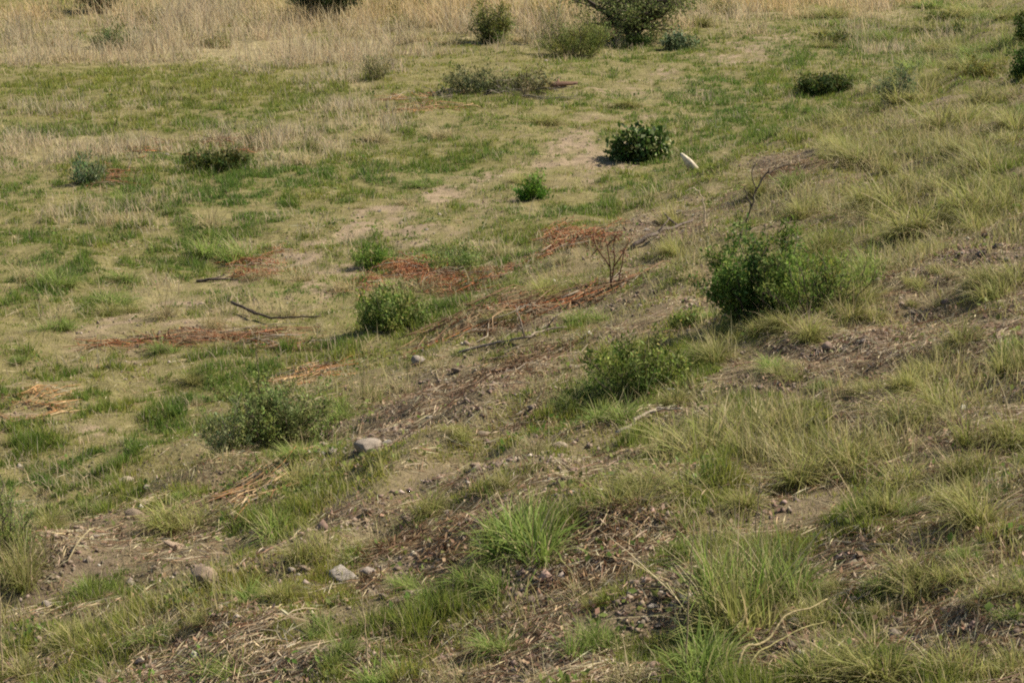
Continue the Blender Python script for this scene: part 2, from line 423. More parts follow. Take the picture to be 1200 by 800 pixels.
# standing dry grass
N_DRY = 850000
x, y = scatter(N_DRY)
g, s_, ba, da, bk = cover(x, y)
cl = fbm(x * 3.1, y * 3.1, 77, 2)
keep = U(0, 1, N_DRY) < np.clip(s_, 0, 1) ** 1.15 * sstep(.3, .6, cl) * (.25 + .75 * sstep(.3, .62, fbm(x * .9, y * .9, 93, 2))) * .9
x, y, s_, bk, cl = x[keep], y[keep], s_[keep], bk[keep], cl[keep]
n = len(x); d = np.hypot(x, y)
farz = sstep(26, 36, y)
length = (.05 + .10 * s_ + .17 * farz * s_) * U(.5, 1.6, n) * (.1 + 1.8 * cl)
c = mixc(DRY_A, DRY_GREY, U(0, 1, n)); gold = np.clip(sstep(33, 39, y) * sstep(.35, .65, fbm(x * .35, y * .35, 91, 2)) * U(.3, 1, n), 0, 1)
c = c * (1 - gold[:, None]) + DRY_GOLD * gold[:, None]
grn = np.clip(bk * .75 * U(.3, 1.3, n), 0, 1); c = c * (1 - grn[:, None]) + OLIVE * 1.15 * grn[:, None]
c = jitter(c, .2)
soup = Soup()
blades(soup, np.stack([x, y, height(x, y) - .005], 1), U(0, 6.283, n), length, np.abs(rng.normal(0, .42, n)), U(0, 1.2, n), .002 + .00024 * d, c, jitter(c * 1.05, .05), seg=2)
print('dry blades', n)
tag(link('dry_grass', soup.mesh('dry_grass'), M_GRASS), 'thin standing dry straw coloured grass between the green turf', 'dry grass', kind='stuff')

# fallen straw and dead leaf litter
N_LIT = 620000
x, y = scatter(N_LIT, 4.0, 45)
g, s_, ba, da, bk = cover(x, y)
keep = U(0, 1, N_LIT) < np.clip(.10 + .5 * da + .25 * bk + .15 * s_ - .1 * ba, 0, 1) * sstep(.3, .6, fbm(x * 3.7, y * 3.7, 79, 2))
x, y, da, bk = x[keep], y[keep], da[keep], bk[keep]; n = len(x); d = np.hypot(x, y)
L = U(.02, .11, n) * np.where(U(0, 1, n) < .1, 2.2, 1); az = U(0, 6.283, n); w = .0016 + .00018 * d
dx, dy = np.cos(az) * L / 2, np.sin(az) * L / 2; px_, py_ = -np.sin(az) * w, np.cos(az) * w
lft = U(.002, .022, n); za = height(x - dx, y - dy) + lft; zb = height(x + dx, y + dy) + lft * U(.5, 1.5, n)
V = np.stack([np.stack([x - dx, y - dy, za], 1), np.stack([x + dx * .1 + px_, y + dy * .1 + py_, (za + zb) / 2 + U(.0005, .003, n)], 1), np.stack([x + dx, y + dy, zb], 1)], 1)
c = mixc(DRY_GREY, DRY_A, U(0, 1, n)); br = (U(0, 1, n) < .4)[:, None]; c = np.where(br, np.array([.24, .145, .085]), c)
c = jitter(c * .9, .3)
soup = Soup(); soup.add(V.reshape(-1, 3), np.arange(3 * n).reshape(-1, 3), np.repeat(c, 3, 0))
m = 110000
x, y = scatter(m, 4.4, 30)
g, s_, ba, da, bk = cover(x, y)
keep = U(0, 1, m) < np.clip(.05 + .8 * da * bk + .1 * bk, 0, 1) * sstep(.35, .6, fbm(x * 4.7, y * 4.7, 81, 2))
x, y = x[keep], y[keep]; k = len(x)
c = jitter(mixc([.23, .14, .085], [.40, .29, .19], U(0, 1, k) ** 1.5), .3)
leaves(soup, np.stack([x, y, height(x, y) + U(.002, .02, k)], 1), U(.010, .028, k), U(.35, .7, k), c, up=.3)
print('litter', n, k)
tag(link('straw_litter', soup.mesh('straw_litter'), M_STRAW), 'fallen straw, twig bits and curled dead leaves lying on the soil', 'litter', kind='stuff')

# gravel
m = 300000
x, y = scatter(m, 4.4, 32)
g, s_, ba, da, bk = cover(x, y)
keep = U(0, 1, m) < np.clip(.02 + .6 * da * bk + .12 * bk + .6 * ba, 0, 1) * sstep(.35, .62, fbm(x * 2.7, y * 2.7, 83, 2))
x, y, bk, ba = x[keep], y[keep], bk[keep], ba[keep]; k = len(x)
r = (.004 + .014 * U(0, 1, k) ** 2.2) * np.where(U(0, 1, k) < .035, 1.9, 1) * (.75 + .25 * bk)
base = np.array([(1, 0, 0), (0, 1, 0), (-1, 0, 0), (0, -1, 0), (0, 0, .75), (0, 0, -.6)], float)
tri = np.array([(0, 1, 4), (1, 2, 4), (2, 3, 4), (3, 0, 4), (1, 0, 5), (2, 1, 5), (3, 2, 5), (0, 3, 5)])
V = base[None] * U(.6, 1.35, (k, 6, 3)) + U(-.25, .25, (k, 6, 3))
th = U(0, 6.283, k); ct, sn = np.cos(th)[:, None], np.sin(th)[:, None]
V = np.stack([V[..., 0] * ct - V[..., 1] * sn, V[..., 0] * sn + V[..., 1] * ct, V[..., 2]], 2) * r[:, None, None]
V += np.stack([x, y, height(x, y) + r * .12], 1)[:, None]
c = mixc([.14, .10, .075], [.33, .25, .18], U(0, 1, k)); pale = U(0, 1, k) < .05; c[pale] = [.46, .39, .30]; c = jitter(c, .25)
soup = Soup(); soup.add(V.reshape(-1, 3), (np.arange(k)[:, None, None] * 6 + tri[None]).reshape(-1, 3), np.repeat(c, 6, 0))
print('gravel', k)
tag(link('gravel', soup.mesh('gravel'), M_GRAVEL), 'brown gravel and crumbs of stone strewn over the bare soil', 'gravel', kind='stuff')

# ------------------------------------------------------------------ shrubs
LANDMARKS = []      # (x, y, phrase)
def here(q, phrase): LANDMARKS.append((q[0], q[1], phrase))

def dome_shrub(name, label, px, py, w, h, leaf_cols, stems=12, twigs=8, per=18, leaf=.022, ratio=.4, bark=(.12, .09, .065), flat=.0, seed_up=.5,
               gap=0., bend=.5, lift=.15, cat='shrub', depth=.85, core=.3, group=None, tilt=(0, 0), dim=1., wild=True):
    """a bush: curved stems fanned from the root, twigs on them, leaves on the twigs"""
    q = G(px, py); m = ppm(q); W, H = w * m / 2, h * m
    root = link(name, None, None, loc=(q[0], q[1], q[2] - .02))
    st, fo = Soup(), Soup(); pos, tt = [], []
    lean_x, lean_y = tilt
    for i in range(stems):
        a = 2 * math.pi * (i + U(-.4, .4)) / stems
        rr = math.sqrt(U(core ** 2, 1))
        end = np.array([math.cos(a) * rr * W + lean_x * W, math.sin(a) * rr * W * depth + lean_y * W, H * (math.sqrt(max(0, 1 - rr ** 2 * (.97 - .35 * flat))) * U(.75, 1.05))])
        ts = np.linspace(0, 1, 7)[:, None]
        mid = np.array([end[0] * (.3 + .6 * bend), end[1] * (.3 + .6 * bend), end[2] * .5])
        P = 2 * ts * (1 - ts) * mid + ts ** 2 * end + np.array([math.cos(a), math.sin(a), 0]) * W * .34 * rr * (1 - ts)
        P += rng.normal(0, .02 * H, P.shape) * ts
        end *= (U(.62, 1.12) if U(0, 1) < .8 else 1.25) if wild else U(.9, 1.03)
        P = 2 * ts * (1 - ts) * mid + ts ** 2 * end + np.array([math.cos(a), math.sin(a), 0]) * W * .34 * rr * (1 - ts) + rng.normal(0, .035 * H, (7, 3)) * ts
        P[:, 2] = np.maximum(P[:, 2], 0)
        tone = np.array([U(.75, 1.3)] * 3) * np.array([U(.8, 1.15), 1, U(.8, 1.15)])
        r0 = max(.003, .012 * H)
        tube(st, P, np.linspace(r0, r0 * .3, 7), bark, 4)
        for j in range(twigs):
            t = U(lift * .4, 1)
            o = P[min(6, int(t * 6))] + (P[min(6, int(t * 6) + 1)] - P[min(6, int(t * 6))]) * (t * 6 % 1)
            dr = rng.normal(size=3); dr[2] = abs(dr[2]) * .6 + .15; dr += .6 * (P[6] - P[3]) / (np.linalg.norm(P[6] - P[3]) + 1e-6)
            dr /= np.linalg.norm(dr); tl = U(.14, .3) * (H + W) * .5
            e = o + dr * tl
            e[2] = max(e[2], .02)
            tube(st, np.stack([o, (o + e) / 2 + rng.normal(0, .01 * H, 3), e]), [r0 * .3, r0 * .22, r0 * .12], bark, 3)
            if U(0, 1) < gap: continue
            k = int(per * U(.3, 1.6)); s = U(.1, 1.1, k)[:, None]
            pos.append(o + (e - o) * s + rng.normal(0, leaf * .8, (k, 3))); tt.append(np.repeat([tone * U(.85, 1.15)], k, 0))
    pos = np.concatenate(pos); pos[:, 2] = np.maximum(pos[:, 2], .01)
    k = len(pos); cols = np.asarray(leaf_cols, float)
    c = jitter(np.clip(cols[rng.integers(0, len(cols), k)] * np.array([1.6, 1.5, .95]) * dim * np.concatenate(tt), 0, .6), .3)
    leaves(fo, pos, leaf * U(.45, 1.5, k), ratio * U(.7, 1.3, k), c, seed_up)
    link('stems', st.mesh('stems', True), M_BARK, root)
    tag(link('foliage', fo.mesh('foliage'), M_LEAF, root), kind='stuff')
    tag(root, label, cat, group)
    return root, q

GRN = [(.10, .145, .045), (.13, .175, .055), (.075, .11, .035), (.18, .205, .09), (.23, .225, .12)]
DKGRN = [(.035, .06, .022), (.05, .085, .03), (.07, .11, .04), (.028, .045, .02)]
GREYG = [(.13, .155, .095), (.17, .19, .12), (.09, .11, .06), (.22, .23, .15), (.10, .13, .05)]
BLUEG = [(.085, .12, .095), (.12, .155, .125), (.16, .19, .15), (.06, .09, .06)]
OLV = [(.13, .135, .045), (.17, .165, .06), (.10, .105, .035), (.20, .185, .08)]
BRN = [(.10, .075, .035), (.14, .105, .05), (.075, .07, .03), (.07, .085, .03)]

_, q = dome_shrub('leafy_bush', 'large leafy bright green bush with a dark shaded side halfway up the bank', 888, 374, 130, 112, [(.08, .135, .04), (.10, .155, .045), (.06, .10, .03), (.14, .18, .07)], 30, 12, 32, .025, .36, lift=.1, flat=.25); here(q, 'large leafy bush'); BIGBUSH = q
_, q = dome_shrub('leafy_bush', 'loose pale green bush pressed against the large leafy bush', 958, 364, 140, 92, [(.13, .19, .055), (.17, .22, .08), (.20, .22, .09), (.10, .15, .045)], 24, 10, 20, .022, .26, gap=.15, seed_up=1.); 
_, q = dome_shrub('leafy_bush', 'dense bright green bush beside the thin black stick', 457, 388, 86, 66, GRN, 24, 11, 28, .026, .4, lift=.1); here(q, 'bright green bush')
_, q = dome_shrub('leafy_bush', 'low spreading green bush with a dark hollow under its leaves', 750, 457, 124, 74, [(.085, .125, .035), (.115, .155, .05), (.06, .09, .025), (.17, .19, .08)], 20, 10, 18, .022, .35, flat=.2); here(q, 'low spreading bush')
_, q = dome_shrub('grey_bush', 'grey green twiggy bush with a brighter green upper side', 320, 515, 122, 96, [(.105, .14, .06), (.14, .175, .08), (.20, .22, .13), (.08, .105, .045)], 30, 12, 30, .019, .34, tilt=(.12, 0), lift=.1); here(q, 'grey green bush')
_, q = dome_shrub('grey_bush', 'thin grey bush with bare twigs leaning on the grey green bush', 268, 527, 70, 66, GREYG, 20, 10, 22, .017, .35, gap=.3, bark=(.2, .17, .14))
_, q = dome_shrub('melon_bush', 'round dark green bush with whitish leaf edges on open turf', 750, 191, 66, 42, DKGRN + DKGRN + [(.34, .36, .27), (.26, .29, .20), (.06, .12, .03), (.05, .10, .025)], 34, 11, 12, .055, .6, lift=.0, flat=.5, core=.1, bend=.75, dim=.8, wild=False); here(q, 'round dark bush'); ROUND = q
_, q = dome_shrub('herb_clump', 'small bright green herb clump alone on the sandy track', 624, 232, 38, 25, [(.06, .13, .025), (.09, .17, .035), (.045, .09, .02)], 14, 8, 18, .03, .35, lift=.05); here(q, 'small bright herb clump')
_, q = dome_shrub('sprawling_herb', 'sprawling olive green plant behind the rusty dead brush', 530, 316, 110, 38, [(.10, .15, .05), (.14, .18, .08), (.20, .22, .13), (.07, .10, .035)], 22, 8, 18, .025, .3, flat=.3, bark=(.34, .3, .2), lift=.1); here(q, 'sprawling olive plant')
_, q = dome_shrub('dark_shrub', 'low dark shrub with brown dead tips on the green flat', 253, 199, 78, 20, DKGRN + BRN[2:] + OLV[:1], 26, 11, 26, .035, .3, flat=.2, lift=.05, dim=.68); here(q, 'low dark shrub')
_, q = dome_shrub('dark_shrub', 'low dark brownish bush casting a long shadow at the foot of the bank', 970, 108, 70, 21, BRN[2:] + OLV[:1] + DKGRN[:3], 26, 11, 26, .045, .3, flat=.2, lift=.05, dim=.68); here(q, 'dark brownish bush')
_, q = dome_shrub('blue_shrub', 'rounded blue grey bush at the foot of the bank', 1052, 121, 56, 42, BLUEG, 18, 10, 20, .035, .22, lift=.05); here(q, 'blue grey bush')
_, q = dome_shrub('blue_shrub', 'small spiky blue green plant beside reddish dead stems', 103, 214, 44, 36, BLUEG + [(.10, .16, .08)], 12, 7, 14, .045, .18, gap=.1, seed_up=1.5); here(q, 'spiky blue green plant')
_, q = dome_shrub('grey_bush', 'small rounded brownish grey bush at the edge of the dry grass', 441, 92, 38, 33, [(.16, .15, .095), (.21, .19, .13), (.12, .12, .07), (.13, .15, .08)], 16, 8, 14, .035, .16, seed_up=1.5); here(q, 'brownish grey bush')
_, q = dome_shrub('grey_bush', 'wide low dark grey green bush standing in the pale dry grass', 135, 58, 72, 27, [(.10, .12, .07), (.14, .16, .10), (.07, .085, .045)], 18, 9, 18, .05, .25, flat=.2); here(q, 'wide grey green bush')
_, q = dome_shrub('grey_bush', 'small thin grey green bush standing in the pale dry grass', 252, 56, 50, 16, [(.14, .14, .08), (.18, .18, .11), (.09, .1, .05)], 12, 7, 12, .045, .22, flat=.2, gap=.2); here(q, 'thin dry-grass bush')
_, q = dome_shrub('upright_shrub', 'upright olive green shrub rising out of tall golden grass', 578, 50, 58, 64, [(.12, .14, .06), (.16, .175, .08), (.095, .11, .045)], 24, 11, 26, .045, .25, bend=.3); here(q, 'upright olive shrub')
_, q = dome_shrub('feathery_shrub', 'soft feathery yellow green shrub between golden grass and turf', 675, 66, 104, 50, [(.14, .165, .065), (.18, .20, .09), (.11, .13, .05)], 30, 11, 26, .04, .16, seed_up=1.2); here(q, 'feathery yellow green shrub')
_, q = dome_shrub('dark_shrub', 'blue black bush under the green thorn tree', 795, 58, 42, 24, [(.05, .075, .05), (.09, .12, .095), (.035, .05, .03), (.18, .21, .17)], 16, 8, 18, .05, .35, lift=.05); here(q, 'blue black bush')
_, q = dome_shrub('dark_shrub', 'flat dark plant beside the blue black bush', 750, 55, 42, 14, DKGRN, 12, 7, 14, .05, .3, flat=.3, lift=.05)
_, q = dome_shrub('dark_shrub', 'dense dark green bush high on the bank', 1203, 92, 50, 40, DKGRN[:3] + [(.06, .10, .03)], 16, 9, 20, .035, .4); here(q, 'dense dark bush')
_, q = dome_shrub('dark_shrub', 'upper dark green bush behind another dark bush on the bank', 1204, 52, 44, 40, DKGRN[:3] + [(.06, .10, .03)], 16, 9, 20, .04, .4)
_, q = dome_shrub('dark_shrub', 'small dark green herb on the bank near the dark bushes', 1117, 42, 36, 14, DKGRN + OLV[:1], 10, 6, 14, .05, .3, flat=.2)
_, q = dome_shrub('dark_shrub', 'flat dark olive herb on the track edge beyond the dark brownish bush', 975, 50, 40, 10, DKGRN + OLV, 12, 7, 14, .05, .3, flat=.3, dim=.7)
_, q = dome_shrub('scrub_bush', 'olive scrub on the bank below the dense dark bush', 1150, 92, 60, 24, OLV + GREYG[:1], 16, 8, 16, .04, .22, seed_up=1.)
_, q = dome_shrub('scrub_bush', 'dark olive scrub where the bank meets the far track', 1100, 28, 50, 16, OLV + DKGRN[:2], 14, 8, 14, .045, .25, flat=.2, dim=.75)
_, q = dome_shrub('feathery_shrub', 'tall soft pale green plant with feathery upright shoots', 8, 650, 74, 100, [(.16, .21, .09), (.20, .25, .12), (.12, .17, .06)], 22, 10, 24, .014, .2, seed_up=1.2, bend=.3); here(q, 'tall feathery pale plant')
_, q = dome_shrub('herb_clump', 'small dark green herb tucked below the low spreading bush', 805, 382, 34, 30, GRN, 10, 7, 16, .02, .35)
_, q = dome_shrub('herb_clump', 'leafy green herb clump with yellowish tips beside the sprawling plant', 440, 312, 56, 28, [(.10, .16, .045), (.14, .2, .06), (.07, .12, .03)], 14, 8, 20, .028, .3, flat=.2)
_, q = dome_shrub('herb_clump', 'small grey leaved herb with upright shoots on the open flat', 300, 166, 34, 22, [(.17, .19, .10), (.22, .23, .13), (.12, .14, .06)], 10, 6, 12, .035, .16, seed_up=1.4); here(q, 'grey leaved herb')

# thorn trees on the far side: crooked trunks under a spreading crown
def thorn_tree(label, px, py, w, h, cols, trunks, leaf=.05, clear=.3):
    q = G(px, py); m = ppm(q); W, H = w * m / 2, h * m
    root = link('thorn_tree', None, None, loc=(q[0], q[1], q[2] - .03))
    fo = Soup(); pos = []
    for i in range(trunks):
        tk = Soup()
        a = 2 * math.pi * (i + U(-.3, .3)) / trunks
        e = np.array([math.cos(a) * W * .55, math.sin(a) * W * .45, H * U(.6, .8)])
        ts = np.linspace(0, 1, 7)[:, None]
        P = ts * e * np.array([1, 1, 0]) * .6 + ts * np.array([0, 0, e[2]]) + ts ** 2 * e * np.array([.4, .4, 0]) + rng.normal(0, .03 * H, (7, 3)) * ts
        tube(tk, P, np.linspace(.055, .02, 7), (.09, .07, .055), 6)
        for j in range(9):
            t = U(clear, 1); k = min(5, int(t * 6)); o = P[k] + (P[k + 1] - P[k]) * (t * 6 - k)
            b = U(0, 6.283); dr = np.array([math.cos(b), math.sin(b), U(-.1, .7)]); L = U(.3, .6) * W
            e2 = o + dr * L; e2[2] = min(max(e2[2], H * clear), H)
            mid = (o + e2) / 2 + rng.normal(0, .05 * W, 3)
            tube(tk, np.stack([o, mid, e2]), [.018, .012, .006], (.09, .07, .055), 4)
            for f in range(8):
                s = U(.3, 1); c0 = o + (e2 - o) * s
                dr2 = rng.normal(size=3); dr2 /= np.linalg.norm(dr2); L2 = U(.12, .3) * W
                e3 = c0 + dr2 * L2 * np.array([1, 1, .6])
                tube(tk, np.stack([c0, e3]), [.006, .003], (.1, .08, .06), 3)
                n = int(30 * U(.3, 1.2)); ss = U(.1, 1.1, n)[:, None]
                pos.append(c0 + (e3 - c0) * ss + rng.normal(0, leaf * .9, (n, 3)))
        link('trunk', tk.mesh('trunk', True), M_BARK, root)
    pos = np.concatenate(pos); k = len(pos); cols = np.asarray(cols)
    leaves(fo, pos, leaf * U(.6, 1.3, k), np.full(k, .45), jitter(cols[rng.integers(0, len(cols), k)] * np.array([1.5, 1.4, 1.2]), .25), .3)
    link('crown', fo.mesh('crown'), M_LEAF, root)
    tag(root, label, 'tree', 'low thorn trees beyond the flat')
    return q
q = thorn_tree('fresh green spreading thorn tree above the blue black bush', 742, 46, 240, 84, [(.11, .15, .05), (.15, .185, .07), (.08, .11, .035), (.20, .215, .10)], 8, clear=.18); here(q, 'green thorn tree')
q = thorn_tree('dark thorn tree with several forked trunks in golden grass', 382, 24, 150, 70, DKGRN, 6, clear=.14); here(q, 'dark forked thorn tree')
q = thorn_tree('dark slender thorn tree behind the wide grey green bush', 122, 14, 120, 70, DKGRN, 4, clear=.12); here(q, 'slender dark thorn tree')
q = thorn_tree('dark thorn tree standing farthest back in the golden grass', 500, 4, 90, 80, DKGRN, 3, clear=.15)

# ------------------------------------------------------------------ heaps of dead brush
def dead_brush(name, label, px, py, w, dy, h, cols, n, heading=None, spread=.6, lmin=.15, lmax=.4, thick=.004, needles=0, cat='dead brush'):
    q = G(px, py); m = ppm(q); W, D, H = w * m / 2, max(.12, abs(G(px, py - dy)[1] - G(px, py + dy)[1]) / 2), h * m
    root = link(name, None, None, loc=(q[0], q[1], q[2]))
    tw, ne = Soup(), Soup(); pos = []
    foci = [(U(-1.15, 1.15) * W, U(-1.3, 1.3) * D, U(.3, 1.3)) for _ in range(12)]
    for i in range(int(n * 1.2)):
        f = foci[i % len(foci)]
        cx, cy = f[0] + rng.normal(0, .16) * W, f[1] + rng.normal(0, .2) * D
        r = min(.75, math.hypot(cx / W, cy / D))
        top = 1.25 * H * (1 - r * r) * U(0, 1) * f[2]
        hd = (heading if heading is not None else U(0, 6.283)) + rng.normal(0, spread * (1.1 if name == 'straw_heap' else 2.0))
        L = U(lmin * .6, lmax * .85); ex, ey = math.cos(hd) * L / 2, math.sin(hd) * L / 2
        pts = []
        for t in (-1, -.35, .35, 1):
            X_, Y_ = cx + ex * t + rng.normal(0, .04), cy + ey * t + rng.normal(0, .04)
            gz = float(height(q[0] + X_, q[1] + Y_)) - q[2]
            pts.append((X_, Y_, gz + .006 + top * (1 - .55 * abs(t)) ))
        c = np.asarray(cols[rng.integers(0, len(cols))]) * U(.75, 1.25) if U(0, 1) < .82 else np.array([.40, .33, .24]) * U(.7, 1.2)
        tk = thick * U(.4, .9); tube(tw, pts, [tk, tk, tk * .9, tk * .5], c, 3)
        if needles:
            P = np.array(pts); t = U(0, 3, needles); k = np.minimum(t.astype(int), 2)
            pos.append(P[k] + (P[k + 1] - P[k]) * (t - k)[:, None])
    tag(link('twigs', tw.mesh('twigs', True), M_STRAW, root), kind='stuff')
    if needles:
        pos = np.concatenate(pos); pos = pos[rng.uniform(size=len(pos)) < .75]; k = len(pos); cc = np.asarray(cols, float)
        leaves(ne, pos, U(.015, .04, k), np.full(k, .22), jitter(cc[rng.integers(0, len(cc), k)], .3), .2)
        tag(link('dead_leaves', ne.mesh('dead_leaves'), M_STRAW, root), kind='stuff')
    tag(root, label, cat)
    return q
RUSTS = [(.38, .14, .055), (.47, .21, .10), (.28, .10, .04), (.50, .29, .15), (.36, .17, .09)]
ORNG = [(.52, .30, .13), (.58, .38, .19), (.42, .22, .09), (.62, .44, .24)]
BROWNS = [(.20, .115, .06), (.26, .16, .085), (.15, .085, .045), (.33, .22, .12)]
q = dead_brush('dead_brush', 'rusty orange heap of dead brush in front of the sprawling olive plant', 478, 326, 90, 13, 20, RUSTS + ORNG[2:3], 150, 0.1, .5, .2, .55, .004, 10); here(q, 'rusty orange brush heap')
q = dead_brush('dead_brush', 'dark rust brown heap of dead twigs touching the orange brush heap', 535, 330, 70, 12, 20, BROWNS[:3] + RUSTS[:1], 70, 2.7, .5, .2, .5, .004, 9)
q = dead_brush('dead_brush', 'thin red brown spread of dead brush behind the red dead bush', 640, 293, 120, 12, 16, RUSTS, 170, 0., .6, .2, .5, .004, 10); here(q, 'thin red brown brush spread')
q = dead_brush('dead_brush', 'small red brown patch of dead twigs on the sandy flat', 300, 318, 66, 11, 12, RUSTS, 90, 0, .5, .2, .45, .004, 8); here(q, 'red brown twig patch')
q = dead_brush('dead_brush', 'long brown fallen branch with withered leaves lying along the foot of the bank', 615, 368, 200, 14, 26, BROWNS + RUSTS[:1], 150, .95, .35, .3, .9, .005, 9); here(q, 'long brown fallen branch')
q = dead_brush('dead_brush', 'flat reddish scatter of dead stems in front of the black stick', 240, 402, 190, 9, 9, RUSTS + BROWNS, 130, 0.05, .3, .3, .8, .004, 6); here(q, 'flat reddish stem scatter')
q = dead_brush('straw_heap', 'combed orange straw bundle arching over the turf', 314, 570, 66, 13, 22, ORNG + BROWNS[3:], 75, .95, .25, .25, .6, .0042, 0, 'straw'); here(q, 'orange straw bundle')
q = dead_brush('dead_brush', 'small orange dead stems behind the grey green bush', 362, 440, 70, 9, 10, ORNG + RUSTS[:1], 40, .6, .35, .2, .5, .004, 4)
q = dead_brush('dead_brush', 'curved orange dead stems at the edge of bare sand', 50, 478, 56, 12, 6, ORNG, 28, .5, .5, .2, .5, .004, 3); here(q, 'curved orange stems')
q = dead_brush('dead_brush', 'grey heap of dead branches below the feathery shrub', 590, 106, 150, 8, 14, [(.15, .13, .10), (.22, .19, .15), (.12, .10, .07)], 110, 0, .9, .2, .6, .007, 6); here(q, 'grey branch heap')
dome_shrub('dark_shrub', 'low dark grey green brush growing through the grey branch heap', 556, 106, 92, 24, [(.075, .085, .05), (.11, .115, .075), (.05, .06, .035), (.17, .17, .13)], 20, 9, 18, .05, .25, flat=.35, gap=.15)
dome_shrub('dark_shrub', 'low dark brush between the grey branch heap and the log', 617, 106, 66, 20, [(.075, .08, .05), (.11, .10, .065), (.05, .055, .03), (.19, .17, .13)], 16, 8, 16, .05, .25, flat=.35, gap=.2)
q = dead_brush('dead_brush', 'scattered orange dead stems beside the brownish grey bush', 488, 122, 90, 8, 8, RUSTS + ORNG, 60, 0, .5, .3, .7, .007, 6)
q = dead_brush('dead_brush', 'reddish dead stems beside the spiky blue green plant', 140, 208, 60, 8, 14, RUSTS + BROWNS, 50, 0, .5, .25, .6, .006, 6)
q = dead_brush('dead_brush', 'reddish brown dry stems behind the low dark shrub on the flat', 235, 172, 100, 9, 12, BROWNS + RUSTS[1:2], 80, 1.5, .8, .2, .5, .006, 5)
q = dead_brush('dead_brush', 'brown heap of dead twigs high on the track side of the bank', 925, 205, 90, 10, 16, BROWNS, 90, .8, .8, .2, .5, .004, 6); here(q, 'brown twig heap')
q = dead_brush('dead_brush', 'brown pile of dead stems and leaves on the foot of the bank', 590, 440, 140, 24, 12, BROWNS + [(.40, .30, .2)], 150, .9, .6, .15, .45, .0035, 8); here(q, 'brown stem pile')
q = dead_brush('straw_heap', 'pale tangle of dead stems along the bottom of the stony slope', 230, 780, 170, 22, 14, [(.42, .31, .19), (.5, .4, .26), (.33, .22, .13)], 110, .75, .3, .15, .4, .003, 3, 'straw')
q = dead_brush('straw_heap', 'brown tangle of twigs and straw between two green tussocks', 700, 640, 130, 36, 12, BROWNS + [(.45, .34, .22)], 150, .9, .8, .1, .28, .0025, 7, 'straw')
q = dead_brush('straw_heap', 'pale straw strewn over dark gravel beside olive tussocks', 1060, 480, 150, 36, 14, [(.45, .36, .23), (.36, .28, .18), (.52, .42, .27)], 120, 2.2, .7, .15, .4, .0025, 3, 'straw')
q = dead_brush('straw_heap', 'grey brown straw mat on the slope above the dark gravel', 1130, 400, 130, 34, 12, [(.42, .34, .23), (.34, .27, .19), (.26, .17, .1)], 110, 2.0, .7, .15, .4, .0025, 4, 'straw')
q = dead_brush('dead_brush', 'withered brown weeds standing in the stony slope', 500, 650, 110, 24, 14, BROWNS, 90, .6, .8, .1, .3, .0025, 8)

# ------------------------------------------------------------------ sticks, upright dead stems
def stick(name, label, px_path, radius, col, twigs=(), cat='stick', sides=6, lift=None):
    """a fallen or bent stem along ground spots; each entry is pixel x, pixel y of the spot below it and its height in photo pixels"""
    pts = []
    for (px, py, up) in px_path:
        q = G(px, py); m = ppm(q); pts.append(np.array([q[0], q[1], q[2] + radius * .6 + up * m]))
    b = pts[0].copy()
    # resample with small kinks
    P = np.array(pts); t = np.linspace(0, len(P) - 1, 4 * (len(P) - 1) + 1)
    if cat == 'stem':
        E = np.vstack([2 * P[0] - P[1], P, 2 * P[-1] - P[-2]]); R = []
        for v in t:
            k = min(int(v), len(P) - 2); f = v - k; a0, a1, a2, a3 = E[k:k + 4]
            R.append(.5 * (2 * a1 + (a2 - a0) * f + (2 * a0 - 5 * a1 + 4 * a2 - a3) * f * f + (3 * a1 - a0 - 3 * a2 + a3) * f ** 3))
        R = np.array(R); R[:, 1] = np.linspace(P[0, 1], P[-1, 1], len(R)); R[1:-1] += rng.normal(0, radius * .25, R[1:-1].shape)
    else:
        R = np.stack([np.interp(t, np.arange(len(P)), P[:, i]) for i in range(3)], 1)
        R[1:-1] += rng.normal(0, radius * (.1 if cat == 'log' else .7), R[1:-1].shape) * np.array([1, 1, .4])
    s = Soup(); tube(s, R - b, np.linspace(radius, radius * .4, len(R)), col, sides)
    o = link(name, s.mesh(name, True), M_BARK, loc=b)
    for (i, dx, dy, dz) in twigs:
        k = Soup(); a = R[i] - b; e = a + np.array([dx, dy, dz])
        tube(k, np.stack([a, (a + e) / 2 + rng.normal(0, .01, 3), e]), [radius * .6, radius * .45, radius * .2], col, 4)
        link('twig', k.mesh('twig', True), M_BARK, o)
    tag(o, label, cat)
    return pts[0]
q = stick('fallen_stick', 'thin black bent stick lying on sand beside the bright green bush', [(272, 364, 9), (295, 372, 6), (318, 379, 6), (345, 379, 6), (376, 379, 8)], .011, (.075, .055, .042), [(7, -.12, .1, .03)]); here(q, 'black stick')
stick('fallen_stick', 'short dark stick lying on sand by the red brown twig patch', [(230, 331, 0), (255, 330, 2), (280, 329, 0)], .013, (.1, .075, .06), [(3, .12, .06, .02)])
stick('fallen_branch', 'pale grey weathered branch lying along the foot of the bank', [(538, 416, 2), (575, 408, 4), (615, 401, 5), (640, 393, 6), (664, 388, 4)], .010, (.30, .235, .175), [(8, -.05, .12, .16), (12, .1, .05, .1), (5, .1, .1, .05)], 'branch')
stick('fallen_stick', 'thin straight whitish stick below the low spreading bush', [(731, 458, 2), (758, 457, 4), (790, 460, 3)], .008, (.55, .5, .42))
stick('fallen_stick', 'pale bent stick between the spreading bush and olive tussocks', [(722, 512, 2), (745, 497, 5), (772, 487, 8), (800, 486, 5)], .010, (.42, .34, .24), [(6, .08, -.05, .04)])
stick('fallen_stick', 'slanting grey stick leaning against the large leafy bush', [(846, 378, 0), (858, 372, 16), (868, 366, 30)], .010, (.35, .29, .22))
